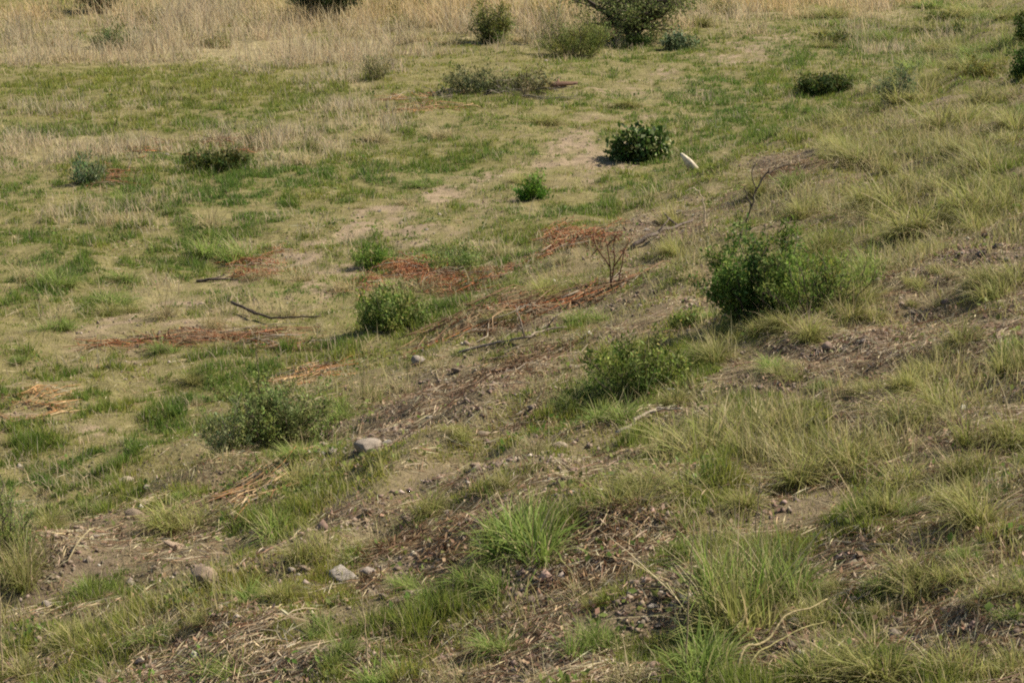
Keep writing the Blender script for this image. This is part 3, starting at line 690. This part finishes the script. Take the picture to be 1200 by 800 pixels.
stick('fallen_stick', 'short broken pale stick in front of the large leafy bush', [(868, 386, 0), (875, 381, 8), (882, 376, 14)], .012, (.4, .28, .2))
stick('arched_stem', 'thick pale yellow dead stem arching out of a green tussock', [(862, 800, 0), (872, 790, 28), (892, 780, 46), (918, 765, 50), (945, 745, 42), (968, 738, 38)], .0042, (.40, .32, .16), [], 'stem')
stick('arched_stem', 'second thinner yellow stem arching beside the thick pale one', [(872, 800, 0), (885, 792, 20), (905, 780, 38), (935, 765, 38), (966, 757, 30)], .003, (.36, .31, .13), [], 'stem')
stick('arched_stem', 'thin straw yellow stem arching over stony soil by the feathery plant', [(78, 660, 0), (92, 650, 14), (110, 640, 20), (128, 632, 20), (146, 626, 14)], .0036, (.36, .29, .16), [], 'stem')
stick('fallen_stick', 'twin pale straws crossing dark gravel on the slope', [(965, 705, 0), (1000, 695, 4), (1045, 685, 6), (1058, 682, 4)], .0045, (.46, .38, .25))
stick('fallen_stick', 'thin pale straw bridging the dark gravel hollow', [(940, 645, 2), (980, 640, 5), (1040, 642, 4), (1050, 646, 2)], .004, (.5, .42, .28))
stick('fallen_branch', 'dark crooked branch on the stones above the red dead bush', [(740, 292, 0), (765, 282, 6), (790, 272, 5), (812, 262, 3)], .018, (.13, .1, .08), [(5, .1, .1, .1), (9, -.1, .1, .08)], 'branch')
stick('fallen_branch', 'brown weathered log lying at the end of the grey branch heap', [(644, 104, 1), (660, 103, 2), (676, 102, 2)], .05, (.15, .085, .055), [(2, .02, .05, .07)], 'log')

def upright(name, label, px, py, parts, radius, col, cat='dead plant', leaf=None):
    """a standing dead plant; each part is a path of offsets (right, up, back) in photo pixels from the foot"""
    q = G(px, py); m = ppm(q)
    root = link(name, None, None, loc=(q[0], q[1], q[2] - .01))
    pos = []
    for path in parts:
        P = np.array([(a * m, c * m, b * m) for (a, b, c) in path]); t = np.linspace(0, len(P) - 1, 3 * (len(P) - 1) + 1)
        R = np.stack([np.interp(t, np.arange(len(P)), P[:, i]) for i in range(3)], 1)
        R[1:-1] += rng.normal(0, radius * .7, R[1:-1].shape)
        s = Soup(); tube(s, R, np.linspace(radius, radius * .35, len(R)), np.array(col) * U(.8, 1.2), 5)
        link('stem', s.mesh('stem', True), M_BARK, root); pos.append(R[2:])
    if leaf:
        pos = np.concatenate(pos); pos = np.repeat(pos, leaf[1], 0) + rng.normal(0, leaf[2] * m, (len(pos) * leaf[1], 3)); k = len(pos)
        s = Soup(); leaves(s, pos, U(.01, .03, k), np.full(k, .3), jitter(np.repeat(np.array([leaf[0]]), k, 0), .35), -.2)
        tag(link('dead_leaves', s.mesh('dead_leaves'), M_STRAW, root), kind='stuff')
    tag(root, label, cat)
    return q
q = upright('dead_bush', 'red brown dead bush with thin upright stems at the foot of the bank', 716, 340, [
    [(0, 0, 0), (-2, 40, 0), (-6, 62, 4), (-10, 72, 4)], [(0, 0, 0), (4, 36, 2), (2, 58, 0), (8, 70, 0)], [(8, 0, 3), (12, 34, 4), (16, 52, 4), (26, 62, 4)], [(-2, 30, 0), (-16, 50, 6), (-22, 66, 6), (-20, 72, 6)],
    [(3, 30, 0), (14, 48, -2), (22, 64, -2)], [(-4, 55, 2), (4, 66, 0), (12, 68, 0)], [(-16, 50, 6), (-24, 40, 4)]], .005, (.17, .075, .045), leaf=((.26, .115, .065), 6, 3.5)); here(q, 'red dead bush')
q = upright('dead_sapling', 'bare forked dead sapling standing behind the large leafy bush', 874, 264, [
    [(0, 0, 0), (6, 24, 0), (10, 44, 2), (6, 62, 2), (10, 76, 2)], [(9, 40, 2), (22, 62, 2), (36, 68, 4), (50, 74, 4)], [(6, 24, 0), (0, 36, 0), (-2, 48, 0)], [(22, 62, 2), (26, 70, 0)]], .0075, (.17, .13, .10)); here(q, 'bare dead sapling')
upright('dead_sapling', 'pale bent stalk drooping at the edge of the stony track', 826, 262, [[(0, 0, 0), (-1, 22, 0), (-5, 36, 0), (-14, 44, 0), (-24, 40, 0)]], .007, (.45, .36, .24))
for lab, px, py, hh, lean in [
        ('tall dry seed stalk rising straight out of bare gravel beside the biggest tussock', 803, 800, 205, 6), ('tall pale stalk standing in green grass near the bottom of the slope', 432, 800, 118, -6),
        ('thin pale stalk beside the taller stalk in green grass', 443, 800, 92, 10), ('tall straw stalk standing behind the biggest tussock', 884, 648, 100, 4),
        ('thin dry stalk over brown soil on the stony slope', 1142, 745, 66, 6), ('thin dark dead stalk by the yellow arching stem', 106, 640, 62, -3), ('short dry stalk by the yellow arching stem', 152, 650, 50, 2),
        ('thin dry stalk over dark gravel at the tussock edge', 1058, 735, 70, -3), ('thin grey stalk standing in twig litter', 658, 735, 40, 2), ('short grey stalk paired with another in twig litter', 676, 740, 44, 0),
        ('brown dry stalk among olive tussocks', 1012, 600, 60, 2), ('slim pale stalk by the tall feathery plant', 4, 800, 150, 3), ('thin stalk in short grass above the feathery plant', 36, 690, 66, 4)]:
    upright('dry_stalk', lab, px, py, [[(0, 0, 0), (lean * .3, hh * .35, 0), (lean * .6, hh * .7, 1), (lean, hh, 1)]], .0028, (.44, .33, .2), 'stalk')

# ------------------------------------------------------------------ stones
def stone_mesh(seed, squash, col):
    r = np.random.default_rng(seed)
    import bmesh
    bm = bmesh.new(); bmesh.ops.create_icosphere(bm, subdivisions=3, radius=1)
    nrm = r.normal(size=(11, 3)); nrm /= np.linalg.norm(nrm, axis=1)[:, None]; off = r.uniform(.45, .85, 11)
    for v in bm.verts:
        p = np.array(v.co)
        for _ in range(2):
            for a, o in zip(nrm, off):
                k = p @ a
                if k > o: p = p - a * (k - o) * .92
        p = p * (1 + .05 * math.sin(4 * p[0] + seed) * math.sin(5 * p[1] + 2) + .06 * math.sin(11 * p[2] + 7 * p[0] + seed) * math.sin(9 * p[1]) + r.uniform(-.025, .025))
        v.co = (p[0], p[1], p[2] * squash)
    bm.verts.ensure_lookup_table()
    V = np.array([v.co[:] for v in bm.verts]); T = np.array([[v.index for v in f.verts] for f in bm.faces]); bm.free()
    me = mesh_from('stone', V, T, np.broadcast_to(np.array(col), V.shape) * r.uniform(.7, 1.15, (len(V), 1)), False)
    me.materials.append(M_STONE); return me
PALE = [stone_mesh(i, .6, c) for i, c in enumerate([(.40, .33, .255), (.34, .28, .225), (.44, .35, .25)])]
TAN = [stone_mesh(10 + i, .55, c) for i, c in enumerate([(.32, .235, .16), (.27, .20, .14), (.36, .26, .175)])]
GREY = [stone_mesh(20 + i, .6, c) for i, c in enumerate([(.22, .18, .15), (.16, .13, .11), (.33, .28, .23)])]
def stone(label, px, py, w, mesh, group=None, ratio=1., zs=1.):
    q = G(px, py); r = w * ppm(q) / 2 * .95
    o = link('stone', mesh, None, loc=(q[0], q[1], q[2] + r * .2))
    o.scale = (r, r * U(.65, .9), r * zs); o.rotation_euler = (U(-.2, .2), U(-.2, .2), U(-.5, .5))
    if label is None: RUBBLE.append((o, 'pale' if mesh in PALE else 'grey' if mesh in GREY else 'brown', q[0], q[1], w))
    else: tag(o, label, 'stone', group)
    return q
RUBBLE = []
q = stone('flat whitish stone with a sharp edge below the grey green bush', 432, 527, 44, PALE[0], zs=.7); here(q, 'flat whitish stone')
stone('grey fluted stone end behind the flat whitish stone', 455, 522, 26, GREY[2])
for (a, b, w) in [(380, 522, 14), (376, 512, 12), (390, 530, 16), (374, 531, 11), (398, 521, 10), (404, 531, 9), (366, 520, 8)]:
    stone('small pale stone in the little cluster below the grey green bush', a, b, w, PALE[rng.integers(0, 3)], 'pale pebble cluster below the grey green bush')
q = stone('rough grey white rock with a dark underside on the stony slope', 402, 678, 50, GREY[2], zs=1.0); stone('pale broken stone lying against the rough grey white rock', 430, 672, 28, PALE[1], zs=.9); here(q, 'rough grey white rock'); 
q = stone('broad brown rounded rock sunk in short grass', 243, 682, 62, TAN[0], zs=.7); here(q, 'broad brown rock')
stone('pale tan slab beside the broad brown rock', 272, 672, 26, TAN[2], zs=.6)
q = stone('flat tan slab above the broad brown rock', 208, 643, 40, TAN[2], zs=.45); here(q, 'flat tan slab')
stone('pale rounded stone lying in the green flat by the feathery plant', 146, 566, 24, PALE[2]); stone('small pale stone beside the rounded stone in the flat', 172, 572, 12, PALE[0])
stone('pale upright pointed stone near the bottom of the slope', 54, 712, 22, PALE[1], zs=1.5)
stone('tan flat stone behind the yellow arching stem', 160, 606, 34, TAN[0], zs=.6)
stone('pale orange stone behind the green tussock on gravel', 614, 656, 15, PALE[2]); stone('grey tan stone low on the gravel slope', 535, 738, 26, TAN[1])
stone('pale stone beside the pile of brown stems', 490, 425, 26, PALE[1]); stone('brown stone behind the pale stone at the brown stems', 535, 436, 18, TAN[1])
stone('pale flat stone at the lower edge of the brown stems', 506, 492, 20, PALE[0], zs=.6); stone('pale stone in turf below the brown stems', 655, 524, 22, PALE[2]); stone('pale small stone by the turf stone', 625, 520, 12, PALE[1])
for (a, b, w) in [(765, 712, 20), (780, 722, 16), (792, 712, 18), (772, 735, 14), (756, 724, 12), (800, 728, 13)]:
    stone('blue grey stone in the cluster on dark gravel by the tall stalk', a, b, w, GREY[rng.integers(0, 3)], 'blue grey stones on dark gravel')
for (a, b, w) in [(985, 686, 26), (1004, 676, 20), (1022, 690, 24), (990, 655, 20), (1012, 650, 26), (1034, 674, 18), (975, 672, 16), (1040, 655, 16), (1000, 705, 20)]:
    stone('dark grey stone in the gravel hollow between tussocks', a, b, w, GREY[rng.integers(0, 2)], 'dark stones in the gravel hollow')
for (a, b, w) in [(1010, 402, 14), (1035, 412, 16), (985, 418, 12), (1052, 398, 12), (1022, 430, 14), (1000, 445, 12), (1040, 440, 10)]:
    stone('dark brown stone on the bare gravel right of the large leafy bush'.replace('right of', 'uphill from'), a, b, w, GREY[rng.integers(0, 2)], 'dark stones uphill from the large leafy bush')
for (a, b, w) in [(1150, 300, 18), (1168, 290, 14), (1135, 312, 12), (1178, 306, 12), (1160, 318, 12)]:
    stone('dark stone on the bare gravel high on the bank', a, b, w, GREY[rng.integers(0, 2)], 'dark stones high on the bank')
for (a, b, w) in [(768, 262, 12), (780, 256, 14), (795, 250, 12), (758, 270, 10), (806, 242, 10)]:
    stone('grey stone in the row beside the dark crooked branch', a, b, w, GREY[rng.integers(0, 3)], 'row of grey stones by the crooked branch')
for (a, b, w) in [(432, 600, 16), (478, 612, 22), (560, 548, 22), (575, 545, 16), (520, 560, 14), (540, 690, 18), (450, 700, 16), (470, 760, 18), (420, 735, 20)]:
    stone('brown stone half sunk in the stony slope', a, b, w, TAN[rng.integers(0, 3)], 'brown stones half sunk in the slope')
for (a, b, w) in [(390, 262, 7), (470, 262, 7), (445, 248, 6), (500, 270, 7), (425, 255, 5), (515, 252, 6)]:
    stone('tiny pale stone on the sandy track', a, b, w, PALE[rng.integers(0, 3)], 'tiny pale stones on the sandy track')
stone('tiny white stone on the flat beside the low dark shrub', 196, 182, 7, PALE[0]); stone('tiny white stone near the grey branch heap', 640, 72, 6, PALE[0]); stone('tiny white stone on the turf beyond the round dark bush', 887, 154, 8, PALE[0])

for k_ in range(60):
    a, b = U(20, 760), U(590, 795)
    if bank_p(*G(a, b)[:2]) > .2: stone(None, a, b, U(9, 22), (TAN + TAN + GREY[:1] + PALE[1:2])[rng.integers(0, 8)], zs=.75)
# tall white stone with a pointed top that leans beside the round bush
def pointed_stone():
    q = G(808, 199); m = ppm(q) * 1.08
    prof = [(-3, 6.6), (4, 6.8), (10, 6.4), (15, 5.4), (18, 4.2), (20.5, 2.4), (21.2, .8)]
    s = Soup(); n = 10; V = []
    for (h, r) in prof:
        for j in range(n):
            a = 2 * math.pi * j / n; k = 1 + .10 * math.sin(3 * a + h)
            V.append((( -.85 * h + 9) * m + r * .85 * k * math.cos(a) * m, r * .6 * k * math.sin(a) * m, (h - 3) * m))
    T = []
    for i in range(len(prof) - 1):
        for j in range(n):
            k = (j + 1) % n
            T += [(i * n + j, i * n + k, (i + 1) * n + k), (i * n + j, (i + 1) * n + k, (i + 1) * n + j)]
    for j in range(1, n - 1): T.append(((len(prof) - 1) * n, (len(prof) - 1) * n + j, (len(prof) - 1) * n + j + 1))
    V = np.array(V); V += rng.normal(0, .22 * m, V.shape); dirt = np.clip(1 - V[:, 2:3] / (6 * m), 0, 1) * U(.3, 1, (len(V), 1)); s.add(V, T, np.array([[.70, .585, .43]]) * (1 - dirt) + np.array([[.34, .25, .16]]) * dirt)
    o = link('pointed_stone', s.mesh('pointed_stone', True), M_STONE, loc=(q[0], q[1], q[2]))
    tag(o, 'cream white pointed stone leaning beside the round dark bush', 'stone'); here(q, 'cream pointed stone')
pointed_stone()

for (px, py, ph) in [(1005, 675, 'dark gravel hollow'), (918, 765, 'pale arching stems'), (778, 720, 'blue grey stones'), (803, 800, 'tall dry seed stalk'), (1020, 420, 'dark stones uphill'), (1155, 305, 'dark stones high up'),
                     (435, 800, 'tall pale stalks'), (1060, 480, 'pale straw strewn'), (700, 640, 'brown twig tangle'), (1142, 745, 'brown bare soil'), (500, 655, 'withered brown weeds'), (230, 780, 'pale stem tangle'),
                     (620, 650, 'dense green tussock'), (860, 730, 'biggest olive tussock'), (54, 712, 'pale upright stone'), (760, 487, 'pale bent stick'), (655, 524, 'pale turf stone'), (110, 640, 'yellow arching stem'), (1130, 400, 'grey straw mat')]:
    here(G(px, py), ph)
# ------------------------------------------------------------------ grass tussocks
def tussock_mesh(kind):
    s, d = Soup(), Soup()
    if kind == 'green': n, cols, tips, w, sp = 460, [(.15, .235, .035), (.20, .28, .05), (.11, .185, .03), (.25, .29, .075)], (.32, .36, .11), .0036, .55
    elif kind == 'olive': n, cols, tips, w, sp = 560, [(.22, .25, .05), (.28, .28, .075), (.17, .20, .04), (.34, .31, .11)], (.42, .38, .15), .0032, .5
    elif kind == 'straw': n, cols, tips, w, sp = 190, [(.45, .36, .17), (.38, .31, .15), (.5, .41, .22), (.26, .25, .09)], (.54, .44, .25), .0034, .55
    else: n, cols, tips, w, sp = 120, [(.22, .22, .08), (.34, .29, .14), (.42, .34, .19), (.16, .19, .05)], (.45, .36, .2), .0034, .45
    nc = rng.integers(3, 7); cen = rng.normal(0, .17, (nc, 2)); big = U(.45, 1.1, nc); which = rng.integers(0, nc, n); comb = U(0, 6.283)
    r = np.sqrt(U(0, 1, n)); a = U(0, 6.283, n)
    root = np.stack([cen[which, 0] + r * np.cos(a) * .13, cen[which, 1] + r * np.sin(a) * .13, np.zeros(n) - .03], 1)
    az = a + rng.normal(0, .9, n); cb = U(0, 1, n) < .3; az[cb] = comb + rng.normal(0, .6, cb.sum())
    cols = np.asarray(cols); c = jitter(cols[rng.integers(0, 4, n)] * U(.8, 1.2, (nc, 1))[which], .22)
    old = U(0, 1, n) < .12; c[old] = jitter(np.repeat([(.40, .32, .17)], old.sum(), 0), .2)
    ln = (.25 + .85 * U(0, 1, n) ** .8) * big[which] * (1.05 - .3 * r)
    lean = np.abs(rng.normal(.06 + sp * r * .6, .25, n)); flatb = U(0, 1, n) < .12; lean[flatb] = U(1.0, 1.5, flatb.sum())
    blades(s, root, az, ln, lean, U(0, 2.4, n) ** 1.1, np.full(n, w) * U(2.2, 5, n), c, np.clip(jitter(np.repeat([tips], n, 0) * .5 + c * .5, .1), 0, 1), 3)
    k = 12 if kind in ('green',) else 30
    r = np.sqrt(U(0, 1, k)); a = U(0, 6.283, k)
    root = np.stack([r * np.cos(a) * .3, r * np.sin(a) * .3, np.zeros(k) - .02], 1)
    dc = jitter(np.repeat([(.46, .37, .21)], k, 0), .25)
    blades(d, root, a + rng.normal(0, 1., k), U(.4, 1.2, k), np.abs(rng.normal(.5, .4, k)), U(.2, 1.6, k), np.full(k, w * 2.4), dc, dc, 3)
    A = s.mesh(kind + '_blades'); A.materials.append(M_TUSSOCK); B = d.mesh('dry_' + kind + '_blades'); B.materials.append(M_STRAW)
    return A, B
VAR = {k: [tussock_mesh(k) for _ in range(10)] for k in ('green', 'olive', 'straw', 'wisp')}
TUSS = []    # object, kind, x, y, size
def tussock(q, w, h, kind):
    A, B = VAR[kind][rng.integers(0, 10)]
    o = link('grass_tussock', A, None, loc=(q[0], q[1], q[2]))
    f = U(.85, 1.15); o.scale = (w * f * 1.1, w / f * 1.1, h * 1.08); o.rotation_euler = (0, 0, U(0, 6.283))
    tag(link('dry_blades', B, None, o), kind='stuff')
    TUSS.append((o, kind, q[0], q[1], w))
HAND = [
    (620, 655, 120, 95, 'green'), (860, 735, 150, 145, 'olive'), (912, 705, 95, 100, 'green'), (820, 800, 110, 85, 'green'), (700, 757, 52, 42, 'green'), (1045, 805, 110, 70, 'olive'), (1120, 795, 70, 55, 'olive'),
    (965, 800, 80, 60, 'olive'), (1085, 695, 75, 60, 'olive'), (1025, 612, 80, 70, 'olive'), (1152, 622, 80, 62, 'olive'), (1182, 522, 75, 72, 'olive'), (1062, 572, 60, 48, 'olive'), (885, 530, 115, 80, 'olive'),
    (832, 515, 80, 48, 'olive'), (932, 505, 62, 46, 'olive'), (782, 575, 80, 38, 'olive'), (735, 592, 62, 40, 'olive'), (408, 775, 60, 50, 'green'), (452, 802, 70, 46, 'green'), (590, 765, 62, 42, 'green'),
    (572, 690, 66, 40, 'green'), (318, 628, 76, 40, 'green'), (228, 612, 76, 48, 'olive'), (356, 655, 60, 58, 'olive'), (24, 690, 70, 100, 'olive'), (118, 690, 60, 32, 'green'), (302, 705, 60, 32, 'green'),
    (190, 745, 62, 32, 'green'), (272, 792, 62, 38, 'green'), (88, 760, 60, 40, 'olive'), (30, 790, 60, 46, 'olive'), (432, 468, 50, 64, 'wisp'), (402, 342, 36, 42, 'straw'), (196, 372, 44, 48, 'straw'), (256, 384, 36, 50, 'straw'),
    (352, 192, 44, 36, 'straw'), (130, 262, 40, 30, 'straw'), (240, 265, 44, 40, 'straw'), (335, 370, 50, 34, 'wisp'), (1110, 150, 80, 42, 'olive'), (1172, 245, 90, 60, 'olive'), (1092, 275, 100, 56, 'olive'), (1172, 345, 80, 48, 'olive'),
    (1042, 240, 84, 52, 'olive'), (1150, 205, 90, 50, 'olive'), (1012, 352, 66, 42, 'olive'), (950, 395, 62, 40, 'olive'), (905, 432, 50, 28, 'green'), (840, 420, 62, 44, 'olive'), (1120, 405, 60, 44, 'olive'), (1192, 435, 60, 54, 'olive'),
    (1062, 455, 54, 40, 'olive'), (1105, 485, 76, 50, 'olive'), (970, 455, 40, 26, 'green'), (820, 330, 44, 40, 'straw'), (785, 300, 44, 40, 'olive'), (640, 345, 60, 30, 'olive'), (690, 375, 54, 30, 'green'), (590, 300, 44, 30, 'wisp'),
    (720, 490, 50, 30, 'green'), (655, 480, 56, 34, 'green'), (640, 530, 50, 30, 'wisp'), (540, 510, 44, 26, 'olive'), (440, 640, 50, 40, 'wisp'), (520, 600, 56, 34, 'olive'), (680, 700, 40, 30, 'wisp'), (950, 560, 70, 46, 'olive'),
    (1000, 545, 60, 44, 'olive'), (1130, 555, 60, 44, 'olive'), (860, 600, 66, 46, 'olive'), (810, 620, 50, 36, 'wisp'), (760, 640, 50, 34, 'wisp'), (1180, 700, 60, 46, 'olive'), (1130, 680, 50, 36, 'olive'), (1185, 790, 60, 50, 'olive'),
    (740, 800, 50, 36, 'wisp'), (540, 800, 60, 40, 'wisp'), (640, 800, 50, 30, 'wisp'), (370, 740, 50, 34, 'green'), (480, 690, 50, 30, 'green'), (135, 800, 56, 40, 'wisp'), (60, 620, 44, 40, 'olive'), (400, 490, 40, 26, 'green'),
    (520, 430, 40, 24, 'wisp'), (470, 460, 44, 30, 'wisp'), (330, 700, 44, 30, 'olive'), (150, 330, 50, 30, 'green'), (70, 335, 50, 30, 'green'), (250, 300, 60, 36, 'green'), (130, 355, 56, 28, 'green'), (60, 385, 50, 24, 'green'),
    (30, 330, 44, 40, 'straw'), (500, 338, 40, 26, 'wisp'), (455, 336, 36, 24, 'straw'), (560, 385, 46, 30, 'wisp'), (600, 376, 44, 30, 'olive'), (660, 305, 40, 24, 'wisp'), (620, 300, 36, 22, 'green'), (300, 326, 36, 24, 'wisp'), (200, 410, 40, 22, 'green'), (270, 408, 36, 22, 'wisp'), (850, 395, 50, 34, 'olive'), (925, 385, 56, 34, 'olive'), (1000, 372, 60, 46, 'olive'), (1010, 330, 60, 50, 'green'), (800, 470, 56, 36, 'olive'), (700, 462, 50, 30, 'green'), (350, 535, 50, 30, 'green'), (270, 540, 44, 26, 'wisp'), (470, 350, 36, 40, 'straw'), (350, 330, 40, 34, 'straw'), (620, 215, 34, 18, 'olive'), (500, 218, 40, 12, 'green'), (640, 145, 50, 16, 'olive'), (740, 125, 44, 18, 'olive'), (520, 160, 50, 30, 'straw'),
    (440, 165, 50, 30, 'straw'), (820, 30, 50, 22, 'olive'), (1010, 200, 60, 34, 'straw'), (960, 250, 60, 40, 'olive'), (1080, 120, 60, 30, 'olive'), (1150, 120, 60, 34, 'olive'), (1185, 150, 60, 40, 'olive'), (1060, 170, 60, 34, 'olive')]
for (px, py, w, h, k) in HAND:
    q = G(px, py); m = ppm(q) * (1.22 if py > 480 and px > 560 else 1); tussock(q, w * m, h * m, k)
# more of them, spaced over the bank and the dry part of the flat
SCRUB = [(180, 26, 60, 20), (300, 34, 70, 18), (470, 34, 60, 20), (455, 20, 50, 20), (640, 26, 50, 26), (850, 16, 60, 16), (30, 40, 60, 16), (240, 12, 60, 24)]
for (a, b, w, h), lab in zip(SCRUB, ['thin olive scrub between the slender tree and forked tree', 'soft grey olive scrub before the dark forked thorn tree', 'pale olive scrub in golden grass beside the upright shrub', 'sparse scrub behind the pale olive scrub in golden grass', 'loose olive scrub between the upright and feathery shrubs', 'low olive scrub in dry grass beyond the green flat', 'faint grey scrub in dry grass by the wide grey bush', 'sparse olive scrub behind the thin dry-grass bush']):
    dome_shrub('scrub_bush', lab, a, b, w, h, [(.14, .135, .06), (.19, .175, .085), (.10, .105, .045)], 14, 7, 12, .045, .2, gap=.25, seed_up=1., group='soft scrub in the far dry grass')
taken = [(t[2], t[3]) for t in TUSS] + [(l[0], l[1]) for l in LANDMARKS]
def fill(count, box, gap, w, h, kinds, prob):
    c = 0
    for _ in range(count * 14):
        if c >= count: break
        px, py = U(box[0], box[2]), U(box[1], box[3]); q = G(px, py); m = ppm(q)
        if any(math.hypot(q[0] - a, (q[1] - b) * .7) < gap * m for a, b in taken): continue
        g, s_, ba, da, bk = cover(np.array([q[0]]), np.array([q[1]]))
        if U(0, 1) > prob(g[0], s_[0], ba[0], da[0], bk[0]): continue
        k = U(.7, 1.3); tussock(q, U(*w) * m * k, U(*h) * m * k, kinds[rng.integers(0, len(kinds))]); taken.append((q[0], q[1])); c += 1
fill(40, (930, 90, 1200, 360), 22, (40, 64), (24, 40), ['olive', 'olive', 'olive', 'wisp'], lambda g, s, ba, da, bk: bk * (1 - .5 * da))
fill(45, (780, 130, 1200, 800), 30, (30, 54), (20, 42), ['olive', 'olive', 'olive', 'green', 'wisp'], lambda g, s, ba, da, bk: bk * (1 - .7 * da))
fill(22, (0, 560, 800, 800), 32, (26, 46), (16, 30), ['green', 'green', 'olive', 'wisp'], lambda g, s, ba, da, bk: .4 + g - .6 * da)
fill(14, (0, 210, 700, 540), 26, (24, 44), (10, 24), ['green', 'green', 'olive', 'straw', 'wisp'], lambda g, s, ba, da, bk: g - ba)
fill(24, (960, 5, 1200, 100), 18, (34, 54), (14, 24), ['olive', 'olive', 'wisp', 'green'], lambda g, s, ba, da, bk: .8)
fill(24, (0, 0, 900, 60), 16, (30, 54), (18, 34), ['straw', 'straw', 'straw', 'wisp'], lambda g, s, ba, da, bk: s)
fill(5, (0, 60, 460, 200), 20, (20, 36), (8, 20), ['straw', 'wisp', 'olive'], lambda g, s, ba, da, bk: s)
# a label for each from its kind and the things it grows by
DESC = {'green': 'fresh green grass tussock', 'olive': 'yellow olive grass tussock', 'straw': 'dry straw grass tussock', 'wisp': 'thin half-dry grass tussock'}
ORD = ['beside', 'second out from', 'third out from', 'fourth out from']
fam, seen = {}, {}
DESC.update({c: 'small angular ' + c + ' stone' for c in ('pale', 'grey', 'brown')})
for (o, k, x_, y_, w_) in TUSS + RUBBLE:
    dists = [math.hypot(x_ - a, y_ - b) for a, b, _ in LANDMARKS]; i, i2 = [int(v) for v in np.argsort(dists)[:2]]
    fam.setdefault((k, i), []).append((dists[i], o, i2, w_))
for (k, i), rows in fam.items():
    rows.sort(key=lambda r: r[0])
    for j, (dd, o, i2, w_) in enumerate(rows):
        if j < len(ORD): lab = DESC[k] + ', ' + ORD[j] + ' the ' + LANDMARKS[i][2]
        else: lab = ('' if k in ('pale', 'grey', 'brown') else 'big ' if w_ > .34 else 'small ' if w_ < .2 else '') + DESC[k] + ' between the ' + LANDMARKS[i][2] + ' and the ' + LANDMARKS[i2][2]
        if len(lab.replace(',', '').split()) > 16: lab = DESC[k] + ' well out from the ' + LANDMARKS[i][2]
        tag(o, lab, 'stone' if 'stone' in DESC[k] else 'grass tussock', DESC[k] + 's')
print('tussocks', len(TUSS), 'tris', sum(len(o.data.loops) - 2 * len(o.data.polygons) for o in scene.objects if o.type == 'MESH'))
